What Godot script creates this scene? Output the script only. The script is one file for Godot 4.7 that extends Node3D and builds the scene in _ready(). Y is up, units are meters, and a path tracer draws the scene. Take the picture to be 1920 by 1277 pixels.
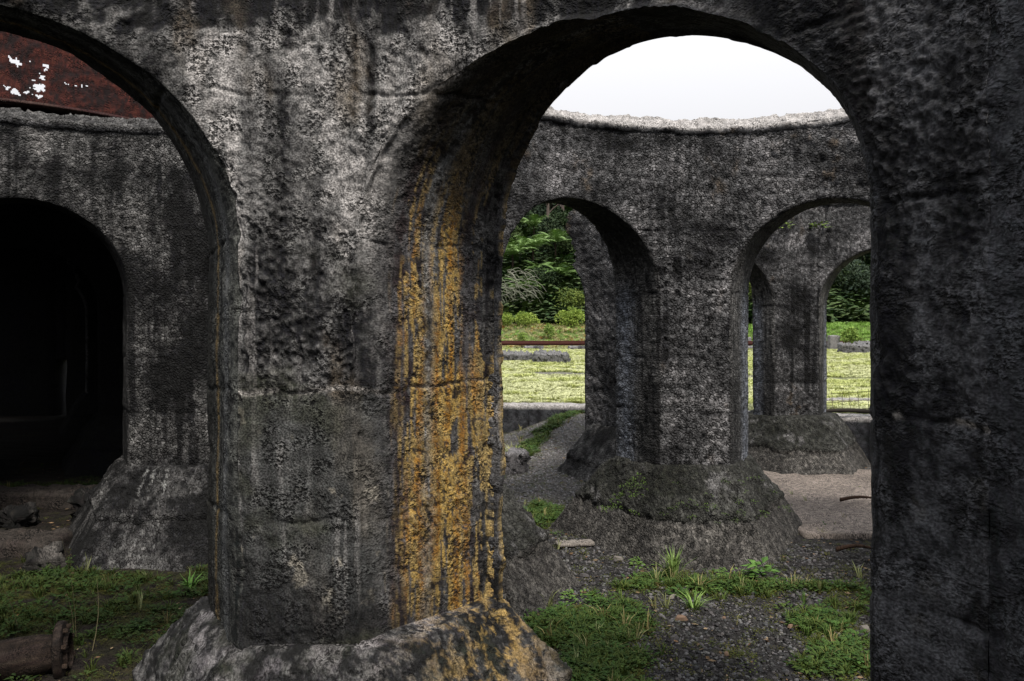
extends Node3D
# Ruined hexagonal lattice of round concrete tank stands: rings of six arches that share walls.

const SPACING := 4.2      # from ring centre to ring centre
const RING := 1.943       # inner radius of a ring
const HALF := 0.716       # half width of an arch opening
const SPRING := 2.01      # height at which arches spring
const WALL_TOP := 3.335
const FOOT := 0.5

var rng := RandomNumberGenerator.new()
var broad := FastNoiseLite.new()
var middle := FastNoiseLite.new()
var fine := FastNoiseLite.new()
var cells := FastNoiseLite.new()
var spots := FastNoiseLite.new()
var concrete: StandardMaterial3D
var rubble: StandardMaterial3D
var gain := 1.0    # how much of the finest noise the grid at hand can carry
var taken := {}


class Sheet:
	var v := PackedVector3Array()
	var n := PackedVector3Array()
	var c := PackedColorArray()
	var i := PackedInt32Array()

	func quad(a: Vector3, b: Vector3, d: Vector3, e: Vector3, nn: Vector3, col: Color) -> void:
		var k := v.size()
		v.append(a); v.append(b); v.append(d); v.append(e)
		for j in 4:
			n.append(nn)
			c.append(col)
		i.append(k); i.append(k + 1); i.append(k + 2)
		i.append(k); i.append(k + 2); i.append(k + 3)

	func tri(a: Vector3, b: Vector3, d: Vector3, col: Color) -> void:
		var k := v.size()
		var nn := (d - a).cross(b - a).normalized()
		v.append(a); v.append(b); v.append(d)
		for j in 3:
			n.append(nn)
			c.append(col)
			i.append(k + j)

	func mesh() -> ArrayMesh:
		var m := ArrayMesh.new()
		var a := []
		a.resize(Mesh.ARRAY_MAX)
		a[Mesh.ARRAY_VERTEX] = v
		a[Mesh.ARRAY_NORMAL] = n
		a[Mesh.ARRAY_COLOR] = c
		a[Mesh.ARRAY_INDEX] = i
		m.add_surface_from_arrays(Mesh.PRIMITIVE_TRIANGLES, a)
		return m


func _ready() -> void:
	rng.seed = 11
	view_and_light()
	noises()
	concrete = concrete_material()
	rubble = rubble_material()
	ground()
	lattice()
	retaining_wall()
	hillside()
	field_things()
	court_things()
	left_things()


# ---------------------------------------------------------------- camera, sky, sun

func view_and_light() -> void:
	var cam := Camera3D.new()
	cam.name = "camera"
	cam.position = Vector3(0, 1.72, 0)
	cam.projection = Camera3D.PROJECTION_FRUSTUM
	cam.near = 0.05
	cam.far = 600.0
	cam.size = 0.05 * 1277.0 / 1500.0
	cam.frustum_offset = Vector2(0, -0.05 * 18.5 / 1500.0)
	add_child(cam)
	cam.current = true
	var sky_look := ProceduralSkyMaterial.new()
	sky_look.sky_top_color = Color(0.962, 0.966, 0.98)
	sky_look.sky_horizon_color = Color(0.545, 0.543, 0.553)
	sky_look.sky_curve = 0.6
	sky_look.sky_energy_multiplier = 1.3
	sky_look.ground_bottom_color = Color(0.2, 0.2, 0.19)
	sky_look.ground_horizon_color = Color(0.3, 0.3, 0.29)
	var sky := Sky.new()
	sky.sky_material = sky_look
	var env := Environment.new()
	env.background_mode = Environment.BG_SKY
	env.sky = sky
	env.tonemap_mode = Environment.TONE_MAPPER_LINEAR
	env.tonemap_exposure = 1.2
	env.sdfgi_enabled = true
	env.ssao_enabled = true
	env.ssil_enabled = true
	var we := WorldEnvironment.new()
	we.name = "world_environment"
	we.environment = env
	add_child(we)
	var sun := DirectionalLight3D.new()
	sun.name = "sun"
	sun.light_energy = 1.2
	sun.light_angular_distance = 12.0
	sun.light_color = Color(1.0, 0.975, 0.94)
	sun.shadow_enabled = true
	sun.rotation_degrees = Vector3(-54, 22, 0)
	add_child(sun)


func noises() -> void:
	broad.seed = 3
	broad.noise_type = FastNoiseLite.TYPE_SIMPLEX_SMOOTH
	broad.frequency = 1.5
	broad.fractal_octaves = 4
	middle.seed = 8
	middle.noise_type = FastNoiseLite.TYPE_SIMPLEX
	middle.frequency = 9.0
	middle.fractal_octaves = 3
	fine.seed = 21
	fine.noise_type = FastNoiseLite.TYPE_SIMPLEX
	fine.frequency = 32.0
	fine.fractal_octaves = 2
	cells.seed = 5
	cells.noise_type = FastNoiseLite.TYPE_CELLULAR
	cells.cellular_return_type = FastNoiseLite.RETURN_DISTANCE
	cells.frequency = 26.0
	cells.fractal_type = FastNoiseLite.FRACTAL_NONE
	spots.seed = 14
	spots.noise_type = FastNoiseLite.TYPE_CELLULAR
	spots.cellular_return_type = FastNoiseLite.RETURN_DISTANCE
	spots.frequency = 6.5
	spots.fractal_type = FastNoiseLite.FRACTAL_NONE


# ---------------------------------------------------------------- naming

func numbered(called: String) -> String:
	var k: int = taken.get(called, 0)
	taken[called] = k + 1
	return called if k == 0 else "%s_%03d" % [called, k]


func tag(o: Node, label: String, category := "", group := "", kind := "") -> Node:
	if label:
		o.set_meta("label", label)
	if category:
		o.set_meta("category", category)
	if group:
		o.set_meta("group", group)
	if kind:
		o.set_meta("kind", kind)
	return o


func thing(called: String, label: String, category: String, at := Vector3.ZERO, group := "", kind := "") -> Node3D:
	var o := Node3D.new()
	o.name = numbered(called)
	o.position = at
	add_child(o)
	tag(o, label, category, group, kind)
	return o


func part(called: String, m: Mesh, mat: Material, parent: Node = self, at := Vector3.ZERO) -> MeshInstance3D:
	var o := MeshInstance3D.new()
	o.name = numbered(called) if parent == self else called
	o.mesh = m
	o.material_override = mat
	o.position = at
	parent.add_child(o, true)
	return o


# ---------------------------------------------------------------- textures and materials

func seamless(type: int, frequency: float, octaves: int, seed_: int, side: int, cell_return := FastNoiseLite.RETURN_DISTANCE) -> PackedByteArray:
	var f := FastNoiseLite.new()
	f.seed = seed_
	f.noise_type = type
	f.frequency = frequency
	f.fractal_octaves = octaves
	if octaves <= 1:
		f.fractal_type = FastNoiseLite.FRACTAL_NONE
	f.cellular_return_type = cell_return
	var im := f.get_seamless_image(side, side)
	im.convert(Image.FORMAT_L8)
	return im.get_data()


func grey_texture(a: PackedFloat32Array, side: int, bytes: bool) -> ImageTexture:
	if bytes:
		var b := PackedByteArray()
		b.resize(a.size())
		for k in a.size():
			b[k] = int(clampf(a[k], 0.0, 1.0) * 255.0)
		return ImageTexture.create_from_image(Image.create_from_data(side, side, false, Image.FORMAT_L8, b))
	return ImageTexture.create_from_image(Image.create_from_data(side, side, false, Image.FORMAT_RF, a.to_byte_array()))


func concrete_material() -> StandardMaterial3D:
	var side := 1024
	var stone := seamless(FastNoiseLite.TYPE_CELLULAR, 0.035, 1, 2, side)
	var grain := seamless(FastNoiseLite.TYPE_SIMPLEX, 0.09, 3, 4, side)
	var blot := seamless(FastNoiseLite.TYPE_SIMPLEX, 0.012, 4, 7, side)
	var pit := seamless(FastNoiseLite.TYPE_SIMPLEX_SMOOTH, 0.03, 2, 9, side)
	var patch := seamless(FastNoiseLite.TYPE_SIMPLEX_SMOOTH, 0.006, 2, 33, side)
	var crumb := seamless(FastNoiseLite.TYPE_SIMPLEX, 0.042, 4, 12, side)
	var fleck := seamless(FastNoiseLite.TYPE_SIMPLEX, 0.085, 2, 17, side)
	var tone := PackedFloat32Array()
	var high := PackedFloat32Array()
	tone.resize(side * side)
	high.resize(side * side)
	for k in side * side:
		var s := stone[k] / 255.0
		var g := grain[k] / 255.0
		var b := blot[k] / 255.0
		var hole := clampf((0.29 - pit[k] / 255.0) * 8.0, 0.0, 1.0) * clampf((patch[k] / 255.0 - 0.38) * 5.0, 0.0, 1.0)
		var bare := smoothstep(0.47, 0.64, patch[k] / 255.0 + 0.25 * (b - 0.5))
		var c1 := crumb[k] / 255.0
		var gap := smoothstep(0.44, 0.34, c1 + 0.25 * (g - 0.5))
		var knob := smoothstep(0.58, 0.70, c1 + 0.2 * (g - 0.5))
		var bright := smoothstep(0.66, 0.76, fleck[k] / 255.0)
		tone[k] = clampf(0.70 + 0.70 * (g - 0.5) + 0.40 * (b - 0.5) - 0.42 * hole - (0.10 + 0.42 * bare) * gap + 0.12 * bare * knob + (0.08 + 0.22 * bare) * bright, 0.05, 1.0)
		high[k] = 0.5 + 0.10 * (0.5 - s) + 0.14 * (g - 0.5) + 0.25 * (b - 0.5) - 0.4 * hole + bare * (0.16 * knob - 0.30 * gap)
	var m := StandardMaterial3D.new()
	m.resource_name = "weathered concrete"
	m.vertex_color_use_as_albedo = true
	m.albedo_texture = grey_texture(tone, side, true)
	m.roughness = 0.92
	m.metallic_specular = 0.35
	m.heightmap_enabled = true
	m.heightmap_texture = grey_texture(high, side, false)
	m.heightmap_scale = 1.25
	m.uv1_triplanar = true
	m.uv1_world_triplanar = true
	m.uv1_scale = Vector3(1.1, 1.1, 1.1)
	return m


func rubble_material() -> StandardMaterial3D:
	# concrete whose skin has gone, leaving its coarse aggregate bare
	var side := 1024
	var stone := seamless(FastNoiseLite.TYPE_CELLULAR, 0.045, 1, 41, side, FastNoiseLite.RETURN_DISTANCE2_SUB)
	var value := seamless(FastNoiseLite.TYPE_CELLULAR, 0.045, 1, 41, side, FastNoiseLite.RETURN_CELL_VALUE)
	var crumb := seamless(FastNoiseLite.TYPE_CELLULAR, 0.11, 1, 43, side)
	var grain := seamless(FastNoiseLite.TYPE_SIMPLEX, 0.07, 3, 44, side)
	var blot := seamless(FastNoiseLite.TYPE_SIMPLEX, 0.014, 3, 47, side)
	var tone := PackedFloat32Array()
	var high := PackedFloat32Array()
	tone.resize(side * side)
	high.resize(side * side)
	for k in side * side:
		var d := clampf(stone[k] / 255.0 * 2.2, 0.0, 1.0)
		var v := value[k] / 255.0
		var g := grain[k] / 255.0 - 0.5
		var b := blot[k] / 255.0 - 0.5
		var gap := 1.0 - smoothstep(0.0, 0.30, d + 0.5 * g + 0.5 * b)
		var mortar := smoothstep(0.45, 0.6, blot[k] / 255.0 + 0.3 * g)
		var light := maxf(0.0, v - 0.80) / 0.20
		tone[k] = clampf(0.60 + 0.30 * (v - 0.5) + 0.55 * g + 0.3 * b + 0.40 * light * (1.0 - 0.6 * mortar) - 0.42 * gap * (1.0 - 0.55 * mortar), 0.03, 1.0)
		high[k] = 0.4 + 0.35 * d * (1.0 - 0.6 * mortar) + 0.25 * (v - 0.5) * (1.0 - mortar) + 0.22 * g + 0.35 * b + 0.08 * (crumb[k] / 255.0 - 0.5) - 0.25 * gap
	var m := concrete.duplicate() as StandardMaterial3D
	m.resource_name = "bare aggregate concrete"
	m.albedo_texture = grey_texture(tone, side, true)
	m.heightmap_texture = grey_texture(high, side, false)
	m.heightmap_scale = 3.0
	m.uv1_scale = Vector3(0.95, 0.95, 0.95)
	return m


func plain_material(called: String, rough := 0.9, textured := false) -> StandardMaterial3D:
	var m := StandardMaterial3D.new()
	m.resource_name = called
	m.vertex_color_use_as_albedo = true
	m.roughness = rough
	m.metallic_specular = 0.3
	if textured:
		m.albedo_texture = concrete.albedo_texture
		m.heightmap_enabled = true
		m.heightmap_texture = concrete.heightmap_texture
		m.heightmap_scale = 1.2
		m.uv1_triplanar = true
		m.uv1_world_triplanar = true
		m.uv1_scale = Vector3(1.6, 1.6, 1.6)
	return m


func leaf_material(called: String, through := 0.35) -> StandardMaterial3D:
	var m := plain_material(called, 0.75)
	m.backlight_enabled = true
	m.backlight = Color(through, through, through * 0.6)
	return m


# ---------------------------------------------------------------- lattice geometry

func heading(degrees: float) -> Vector2:
	return Vector2(sin(deg_to_rad(degrees)), -cos(deg_to_rad(degrees)))


func bump(x: float, at: float, wide: float) -> float:
	var k := (x - at) / wide
	return exp(-k * k)


func roughness_at(p: Vector3, style: String) -> float:
	var r := 0.55 + 0.9 * broad.get_noise_3d(p.x * 0.8 + 9.0, p.y * 1.6, p.z * 0.8)
	if style == "near":
		# under the pour line the boards left it smooth; above it is bare aggregate
		r += -0.35 * (1.0 - smoothstep(1.46, 1.54, p.y)) * smoothstep(0.85, 1.0, p.y) + 0.35 * smoothstep(1.50, 1.58, p.y) - 0.25 * smoothstep(2.35, 2.6, p.y)
	elif style == "jamb":
		r = 0.22 + 0.3 * broad.get_noise_3d(p.x, p.y + 7.0, p.z)
	elif style == "mid" or style == "far":
		r += 0.5
	elif style == "smooth":
		r = 0.18
	return clampf(r, 0.08, 1.4)


func displacement(p: Vector3, style: String) -> float:
	var rough := roughness_at(p, style)
	var d := 0.012 * broad.get_noise_3d(p.x * 1.2, p.y * 1.2 + 3.0, p.z * 1.2)
	d += (0.0065 if style == "near" else 0.011) * rough * middle.get_noise_3dv(p)
	d += 0.007 * gain * rough * fine.get_noise_3dv(p)
	d -= 0.010 * rough * (cells.get_noise_3dv(p) + 0.6)
	# pieces of skin fallen off the aggregate
	var lost := smoothstep(0.10, 0.22, middle.get_noise_3d(p.x * 0.55 + 60.0, p.y * 0.55, p.z * 0.55))
	d -= (0.006 if style == "near" else 0.010) * lost * minf(rough, 0.8)
	# wavy pour joints
	var wav := 0.03 * broad.get_noise_3d(p.x * 1.5, 4.0, p.z * 1.5) + 0.008 * middle.get_noise_3d(p.x, 1.0, p.z)
	for level in [1.07, 1.51, 2.03, 2.52, 2.95]:
		var k: float = absf(p.y - level - wav)
		if k < 0.03:
			d -= 0.011 * exp(-k * k / 0.00006) * (0.55 + broad.get_noise_3d(p.x * 2.0, level * 7.0, p.z * 2.0) * 1.6)
	return d


const PALE := Color(0.62, 0.59, 0.57)
const GREY := Color(0.215, 0.21, 0.205)
const DARK_TONE := Color(0.016, 0.016, 0.018)  # darkest stain tone; also carries the painted gloom of the left chamber
const MOSS := Color(0.045, 0.05, 0.025)
const OCHRE := Color(0.64, 0.42, 0.115)
const AMBER := Color(0.48, 0.23, 0.035)
const PURPLE := Color(0.045, 0.03, 0.032)


func three(t: float) -> Color:
	return DARK_TONE.lerp(GREY, smoothstep(0.0, 0.5, t)).lerp(PALE, smoothstep(0.45, 1.0, t))


# the stains, washes, lichen, moss and painted shade of one place on the concrete; v is the depth into an opening (0 front, 1 back)
func stain_and_shade(p: Vector3, style: String, v: float, up: float) -> Color:
	var b := broad.get_noise_3dv(p)
	var m := middle.get_noise_3dv(p)
	var f := fine.get_noise_3dv(p) * gain
	var run := middle.get_noise_3d(p.x * 0.9, p.y * 0.06, p.z * 0.9)
	var thin := middle.get_noise_3d(p.x * 2.6 + 4.0, p.y * 0.13, p.z * 2.6)
	var t := 0.42 + 0.45 * b + 0.25 * m + 0.3 * f
	var c: Color
	match style:
		"near":
			# pale, leached upper part with dark runs; dark aggregate band; grey boarded foot going black at the base
			var upper := smoothstep(1.78 + 0.25 * b, 2.2 + 0.25 * b, p.y)
			var crown := smoothstep(2.68 + 0.1 * m, 2.80 + 0.1 * m, p.y)
			var big := middle.get_noise_3d(p.x * 0.35, p.y * 0.035, p.z * 0.35)
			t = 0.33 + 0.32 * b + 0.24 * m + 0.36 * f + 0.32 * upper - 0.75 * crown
			t -= 0.30 * smoothstep(0.0, 0.35, big) + 0.14 * smoothstep(0.1, 0.4, run) + 0.12 * smoothstep(0.1, 0.4, thin)
			for s in [[-0.955, 2.3, 0.14, 0.5, 0.30], [-0.54, 2.2, 0.10, 0.28, 0.45], [-0.675, 2.58, 0.06, 0.13, 0.3], [-0.36, 2.55, 0.16, 0.25, 0.22], [-0.50, 1.85, 0.10, 0.25, 0.12]]:
				t += s[4] * bump(p.x + 0.07 * m + 0.05 * b, s[0], s[2]) * bump(p.y + 0.1 * m, s[1], s[3])
			for s in [[-0.79, 0.055, 2.66, 1.75, 0.42], [-0.486, 0.024, 2.78, 2.25, 0.7], [-0.55, 0.03, 2.68, 2.3, 0.35], [-0.655, 0.05, 2.25, 1.8, 0.35], [-0.90, 0.02, 2.7, 2.2, 0.25], [-0.62, 0.05, 1.55, 0.8, 0.18], [-0.80, 0.04, 1.5, 0.8, 0.15]]:
				var w: float = s[1] * (1.0 + 0.6 * m + 0.4 * b)
				t -= s[4] * bump(p.x + 0.03 * b + 0.012 * m, s[0], w) * smoothstep(s[3] - 0.25, s[3] + 0.25, p.y) * (1.0 - smoothstep(s[2] - 0.06, s[2] + 0.06, p.y + 0.05 * m))
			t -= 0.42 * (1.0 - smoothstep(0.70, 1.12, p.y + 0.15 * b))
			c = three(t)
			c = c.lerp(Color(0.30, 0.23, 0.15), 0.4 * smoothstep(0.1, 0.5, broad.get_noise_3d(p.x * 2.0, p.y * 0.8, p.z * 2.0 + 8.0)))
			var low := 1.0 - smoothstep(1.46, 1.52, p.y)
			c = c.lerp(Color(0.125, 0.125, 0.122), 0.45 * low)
			c *= 1.0 + (0.35 + 0.65 * low) * (1.0 * clampf(thin, -0.5, 0.6) + 0.7 * clampf(run, -0.5, 0.5))
			c = c.lerp(PALE, 0.35 * smoothstep(0.18, 0.4, thin) * smoothstep(-0.1, 0.2, b))
			var sp := spots.get_noise_3d(p.x * 1.3, p.y * 1.1, p.z * 1.3)
			c = c.lerp(Color(0.115, 0.12, 0.115), 0.35 * low)
			c = c.lerp(Color(0.42, 0.385, 0.32), 0.8 * low * smoothstep(-0.74, -0.86, sp + 0.14 * f + 0.1 * m))
			c = c.lerp(DARK_TONE, 0.8 * (1.0 - smoothstep(0.74, 1.0, p.y + 0.12 * b + 0.05 * m)))
			c = c.lerp(MOSS, 0.5 * smoothstep(0.12, 0.4, broad.get_noise_3d(p.x * 1.4 + 3.0, p.y * 2.0, p.z)) * (1.0 - upper))
			# white salts along the pour joint
			var joint := 1.515 + 0.03 * broad.get_noise_3d(p.x * 1.5, 4.0, p.z * 1.5) + 0.008 * middle.get_noise_3d(p.x, 1.0, p.z)
			# to the right the wall goes dark blue grey
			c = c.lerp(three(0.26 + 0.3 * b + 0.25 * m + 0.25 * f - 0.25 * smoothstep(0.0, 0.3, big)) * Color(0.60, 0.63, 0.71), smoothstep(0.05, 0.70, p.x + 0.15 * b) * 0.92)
			c = c.lerp(Color(0.72, 0.67, 0.62), 0.95 * bump(p.y, joint, 0.0065) * smoothstep(-0.2, 0.25, m + b))
		"ochre":
			c = three(0.30 + 0.3 * b + 0.3 * m + 0.3 * f - 0.35 * smoothstep(0.05, 0.35, thin))
			var fade := 1.0 - smoothstep(2.02, 2.5, p.y + 0.1 * b)
			var big2 := middle.get_noise_3d(p.x * 0.4, p.y * 0.1 + 40.0, p.z * 0.4)
			var wob := v + 0.03 * b + 0.018 * m + 0.012 * f
			var high := smoothstep(1.45, 1.62, p.y + 0.15 * b)
			var s1 := middle.get_noise_2d(v * 1.05 + 7.0, p.y * 0.10)
			var s2 := middle.get_noise_2d(v * 2.4, p.y * 0.28 + 9.0)
			var rust := smoothstep(0.17, 0.36, wob + 0.10 * s2)
			rust *= 1.0 - 0.95 * bump(wob, 0.43, 0.05) * (0.7 + 0.3 * high)
			rust *= 1.0 - 1.0 * bump(wob, 0.735, 0.06) * (0.2 + 0.8 * high)
			var grit := smoothstep(-0.06, 0.12, 0.9 * s1 + 0.6 * s2 + 0.22 * f + 0.2 * m + 0.31 + 0.14 * (1.0 - high) - 0.5 * smoothstep(0.1, 0.35, big2))
			grit *= 1.0 - 0.9 * smoothstep(0.26, 0.42, -f - 0.5 * m)
			var hue := OCHRE.lerp(AMBER, smoothstep(0.0, 0.5, s1 + 0.5 * m)).lerp(Color(0.56, 0.42, 0.19), clampf(smoothstep(0.78, 0.9, wob) * 0.6 + smoothstep(0.0, 0.4, f + 0.5 * s2) * 0.6, 0.0, 1.0))
			var dark := PURPLE.lerp(Color(0.13, 0.125, 0.13), smoothstep(-0.1, 0.35, thin + m))
			c = c.lerp(dark, clampf(bump(wob, 0.24, 0.07) * 0.95 + bump(wob, 0.735, 0.06) * 0.8 + smoothstep(0.0, 0.3, thin) * 0.5, 0.0, 1.0))
			c = c.lerp(Color(0.33, 0.34, 0.35), 0.8 * bump(wob, 0.43, 0.06) * smoothstep(-0.2, 0.2, f + m))
			hue = hue.lerp(Color(0.30, 0.21, 0.075), 1.0 - fade)
			c = c.lerp(hue, clampf(rust * grit, 0.0, 1.0) * (0.40 + 0.60 * fade))
			c = c.lerp(Color(0.06, 0.055, 0.042), 0.7 * smoothstep(2.1, 2.6, p.y + 0.12 * b) * (1.0 - 0.75 * bump(wob, 0.5, 0.10)))  # soffit darkens towards the crown, its shade put into the colour
			c = c.lerp(DARK_TONE, 0.6 * (1.0 - smoothstep(0.66, 0.86, p.y + 0.1 * b + 0.08 * m)) * smoothstep(0.75, 0.3, wob))
			c = c.lerp(Color(0.56, 0.5, 0.45), 0.7 * bump(p.y, 1.515 + 0.03 * broad.get_noise_3d(p.x * 1.5, 4.0, p.z * 1.5) + 0.008 * middle.get_noise_3d(p.x, 1.0, p.z), 0.004) * smoothstep(-0.3, 0.1, m))
		"leftjamb":
			c = three(0.24 + 0.2 * b + 0.2 * m + 0.25 * f - 0.2 * smoothstep(0.1, 0.4, thin)) * Color(0.95, 1.0, 0.93)
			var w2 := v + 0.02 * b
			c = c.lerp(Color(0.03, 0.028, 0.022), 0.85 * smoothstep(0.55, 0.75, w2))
			c = c.lerp(Color(0.40, 0.27, 0.10), 0.8 * bump(w2, 0.52, 0.035) * smoothstep(-0.3, 0.1, m + 0.4))
			c = c.lerp(Color(0.36, 0.37, 0.38), 0.45 * bump(w2, 0.25, 0.07))
		"dark":
			# dark blue grey concrete of the right-hand pier and other dark faces
			t = 0.20 + 0.22 * b + 0.22 * m + 0.22 * f - 0.2 * smoothstep(0.05, 0.3, run)
			c = three(t + 0.1) * Color(0.62, 0.66, 0.75)
			c = c.lerp(DARK_TONE, 0.3)
		"mid":
			var band2 := broad.get_noise_3d(p.x * 0.5, p.y * 2.2, p.z * 0.5)
			t = 0.44 + 0.70 * b + 0.2 * m + 0.2 * f + 0.42 * band2 - 0.34 * smoothstep(0.12, 0.35, run) * smoothstep(-0.1, 0.3, broad.get_noise_3d(p.x * 0.7 + 11.0, p.y * 0.4, p.z * 0.7))
			t += 0.10 * smoothstep(2.6, 3.3, p.y)
			c = three(t)
			var w3 := broad.get_noise_3d(p.x * 1.3 + 20.0, p.y * 0.9, p.z * 1.3)
			c = c.lerp(Color(0.27, 0.17, 0.07), 0.5 * smoothstep(0.32, 0.5, w3) * smoothstep(-0.1, 0.3, m))
			c *= Color(0.78, 0.79, 0.83)
		"midjamb":
			c = three(0.44 + 0.3 * b + 0.1 * m + 0.15 * f - 0.3 * smoothstep(0.0, 0.3, thin))
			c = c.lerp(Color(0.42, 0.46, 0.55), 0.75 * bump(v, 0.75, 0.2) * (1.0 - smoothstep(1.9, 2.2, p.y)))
			c = c.lerp(DARK_TONE, 0.6 * smoothstep(0.5, 0.3, v) * smoothstep(1.35, 1.3, p.y + 0.1 * b))
			c = c.lerp(Color(0.03, 0.03, 0.027), 0.65 * smoothstep(2.15, 2.4, p.y + 0.1 * b))  # shade under the arch painted in above the springing
		"left":
			t = 0.24 + 0.6 * b + 0.16 * m + 0.15 * f - 0.24 * smoothstep(0.05, 0.35, run)
			t += 0.22 * smoothstep(2.9, 3.2, p.y + 0.2 * b)
			c = three(t)
			for s in [[-2.86, 0.40], [-2.79, 0.47], [-2.74, 0.52], [-2.68, 0.44]]:
				c = c.lerp(Color(0.6, 0.6, 0.58), 0.85 * bump(p.x + 0.03 * m + 0.1 * (p.y - 0.6) * b, s[0], 0.013) * smoothstep(s[1], s[1] + 0.06, p.y) * (1.0 - smoothstep(0.62, 0.66, p.y)) * (1.0 - smoothstep(-5.9, -5.8, p.z)) * smoothstep(-6.6, -6.4, p.z) * smoothstep(-0.25, 0.0, fine.get_noise_3dv(p)))
		"plinth":
			t = 0.30 + 0.5 * b + 0.35 * m + 0.35 * f - 0.3 * smoothstep(0.05, 0.3, run)
			c = three(t)
			c = c.lerp(Color(0.40, 0.37, 0.39), 0.45 * smoothstep(0.54, 0.61, p.y + 0.05 * m) * smoothstep(-0.2, 0.2, b + 0.5 * m))
			c = c.lerp(OCHRE.lerp(Color(0.5, 0.33, 0.14), 0.5 + b), 0.85 * bump(p.x + 0.1 * b, -0.06, 0.22) * smoothstep(-0.15, 0.2, m + 0.6 * f + b * 0.5) * smoothstep(0.1, 0.35, p.y) * smoothstep(-3.6, -3.2, p.z) * smoothstep(-2.0, -2.2, p.z))
			c = c.lerp(MOSS, 0.35 * smoothstep(0.0, 0.35, broad.get_noise_3d(p.x * 2.0, p.y * 2.0 + 31.0, p.z * 2.0)))
		"mossplinth":
			t = 0.24 + 0.30 * b + 0.14 * m + 0.2 * f
			var band := 1.0 - smoothstep(0.27, 0.31, p.y + 0.03 * b)
			c = three(t).lerp(MOSS, 0.4 * (1.0 - band)).lerp(Color(0.20, 0.185, 0.165) * (1.0 + 0.5 * b + 0.4 * m), 0.75 * band)
			c = c.lerp(DARK_TONE, 0.45 * band * smoothstep(0.15, 0.4, fine.get_noise_3d(p.x * 0.4, p.y * 0.3, p.z * 0.4)))
			c = c.lerp(Color(0.33, 0.32, 0.32), 0.7 * smoothstep(0.35, 0.55, broad.get_noise_3d(p.x * 1.6 + 5.0, p.y * 1.6, p.z * 1.6 + 2.0) + 0.3 * m) * (1.0 - band))
		"rimdark":
			c = three(0.42 + 0.3 * b + 0.35 * m + 0.3 * f)
		"rim":
			t = 0.98 + 0.3 * b + 0.35 * m + 0.3 * f
			c = three(t)
		"painted_gloom":
			c = DARK_TONE * (0.8 + 0.4 * b)  # near-black that paints the gloom of the left chamber into the concrete
		"slab":
			c = Color(0.31, 0.26, 0.225) * (1.0 + 0.35 * b + 0.2 * m + 0.1 * f)
		_:
			c = three(t)
	if style == "mid" or style == "left" or style == "midjamb":
		for level in [1.07, 1.51, 2.03, 2.52, 2.95]:
			var k: float = p.y - level - 0.03 * broad.get_noise_3d(p.x * 1.5, 4.0, p.z * 1.5) - 0.008 * middle.get_noise_3d(p.x, 1.0, p.z)
			if absf(k) < 0.06:
				c = c.lerp(DARK_TONE, 0.9 * bump(k, 0.0, 0.016) * smoothstep(-0.15, 0.25, broad.get_noise_3d(p.x * 2.0, level * 5.0, p.z * 2.0)))
	if style != "rim":
		c = c.lerp(DARK_TONE, 0.3 * smoothstep(0.15, 0.5, m * 0.6 + f))
	return c


var built := {}   # key -> Sheet


func sheet(key: String) -> Sheet:
	if not built.has(key):
		built[key] = Sheet.new()
	return built[key]


var known: Array[Vector2] = []


func pier_key(at: Vector2) -> String:
	for k in known.size():
		if known[k].distance_to(at) < 0.4:
			return "pier %d" % k
	known.append(at)
	return "pier %d" % (known.size() - 1)


# One side of the lattice: an opening between ring x and ring y with the halves of the two piers beside it.
# looks: [face of x, jamb at -q, jamb at +q, face of y] style names; whole = false leaves only the pier halves.
func bay(x: Vector2, y: Vector2, res: float, looks: Array, whole: bool, sides: Array, arch_key: String, splay := 0.0, broken := false, flare := 0.0) -> void:
	gain = clampf(0.010 / res, 0.15, 1.0)
	var mid := (x + y) * 0.5
	var d := (y - x).normalized()
	var q := Vector2(-d.y, d.x)
	var border := RING * 0.5
	# --- rows along the opening's outline
	var edge: Array[Vector2] = []
	var outer: Array[Vector2] = []
	var seg := PackedInt32Array()
	var n1 := int((SPRING - FOOT) / res)
	var n2 := int(3.3 / res) if whole else 0
	if whole:
		for k in n1:
			var h := lerpf(FOOT, SPRING, float(k) / n1)
			edge.append(Vector2(-HALF, h)); outer.append(Vector2(-border, h)); seg.append(0)
		for k in n2 + 1:
			var a := PI * k / n2
			var dir := Vector2(-cos(a), sin(a))
			edge.append(Vector2(0, SPRING) + dir * HALF)
			var reach := minf(border / maxf(absf(dir.x), 1e-5), (WALL_TOP - SPRING) / maxf(dir.y, 1e-5))
			var o := dir * reach
			if absf(absf(dir.x) * (WALL_TOP - SPRING) - dir.y * border) < 0.55 * PI / n2 * 1.6:
				o = Vector2(signf(dir.x) * border, WALL_TOP - SPRING)
			outer.append(Vector2(0, SPRING) + o); seg.append(1)
		for k in n1:
			var h := lerpf(SPRING, FOOT, float(k + 1) / n1)
			edge.append(Vector2(HALF, h)); outer.append(Vector2(border, h)); seg.append(2)
		grid(x, y, mid, d, q, edge, outer, seg, res, looks, splay, arch_key, flare if whole else 0.0)
	else:
		for side in [-1.0, 1.0]:
			if not sides.has(side):
				continue
			edge = []; outer = []; seg = PackedInt32Array()
			var n3 := int((WALL_TOP - FOOT) / res)
			for k in n3 + 1:
				var h := lerpf(FOOT, WALL_TOP, float(k) / n3)
				if side > 0:
					h = lerpf(WALL_TOP, FOOT, float(k) / n3)
				edge.append(Vector2((HALF - flare - (over(h) if broken else 0.0)) * side, h)); outer.append(Vector2(border * side, h)); seg.append(0 if side < 0 else 2)
			grid(x, y, mid, d, q, edge, outer, seg, res, looks, splay, arch_key, flare if whole else 0.0)


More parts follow.
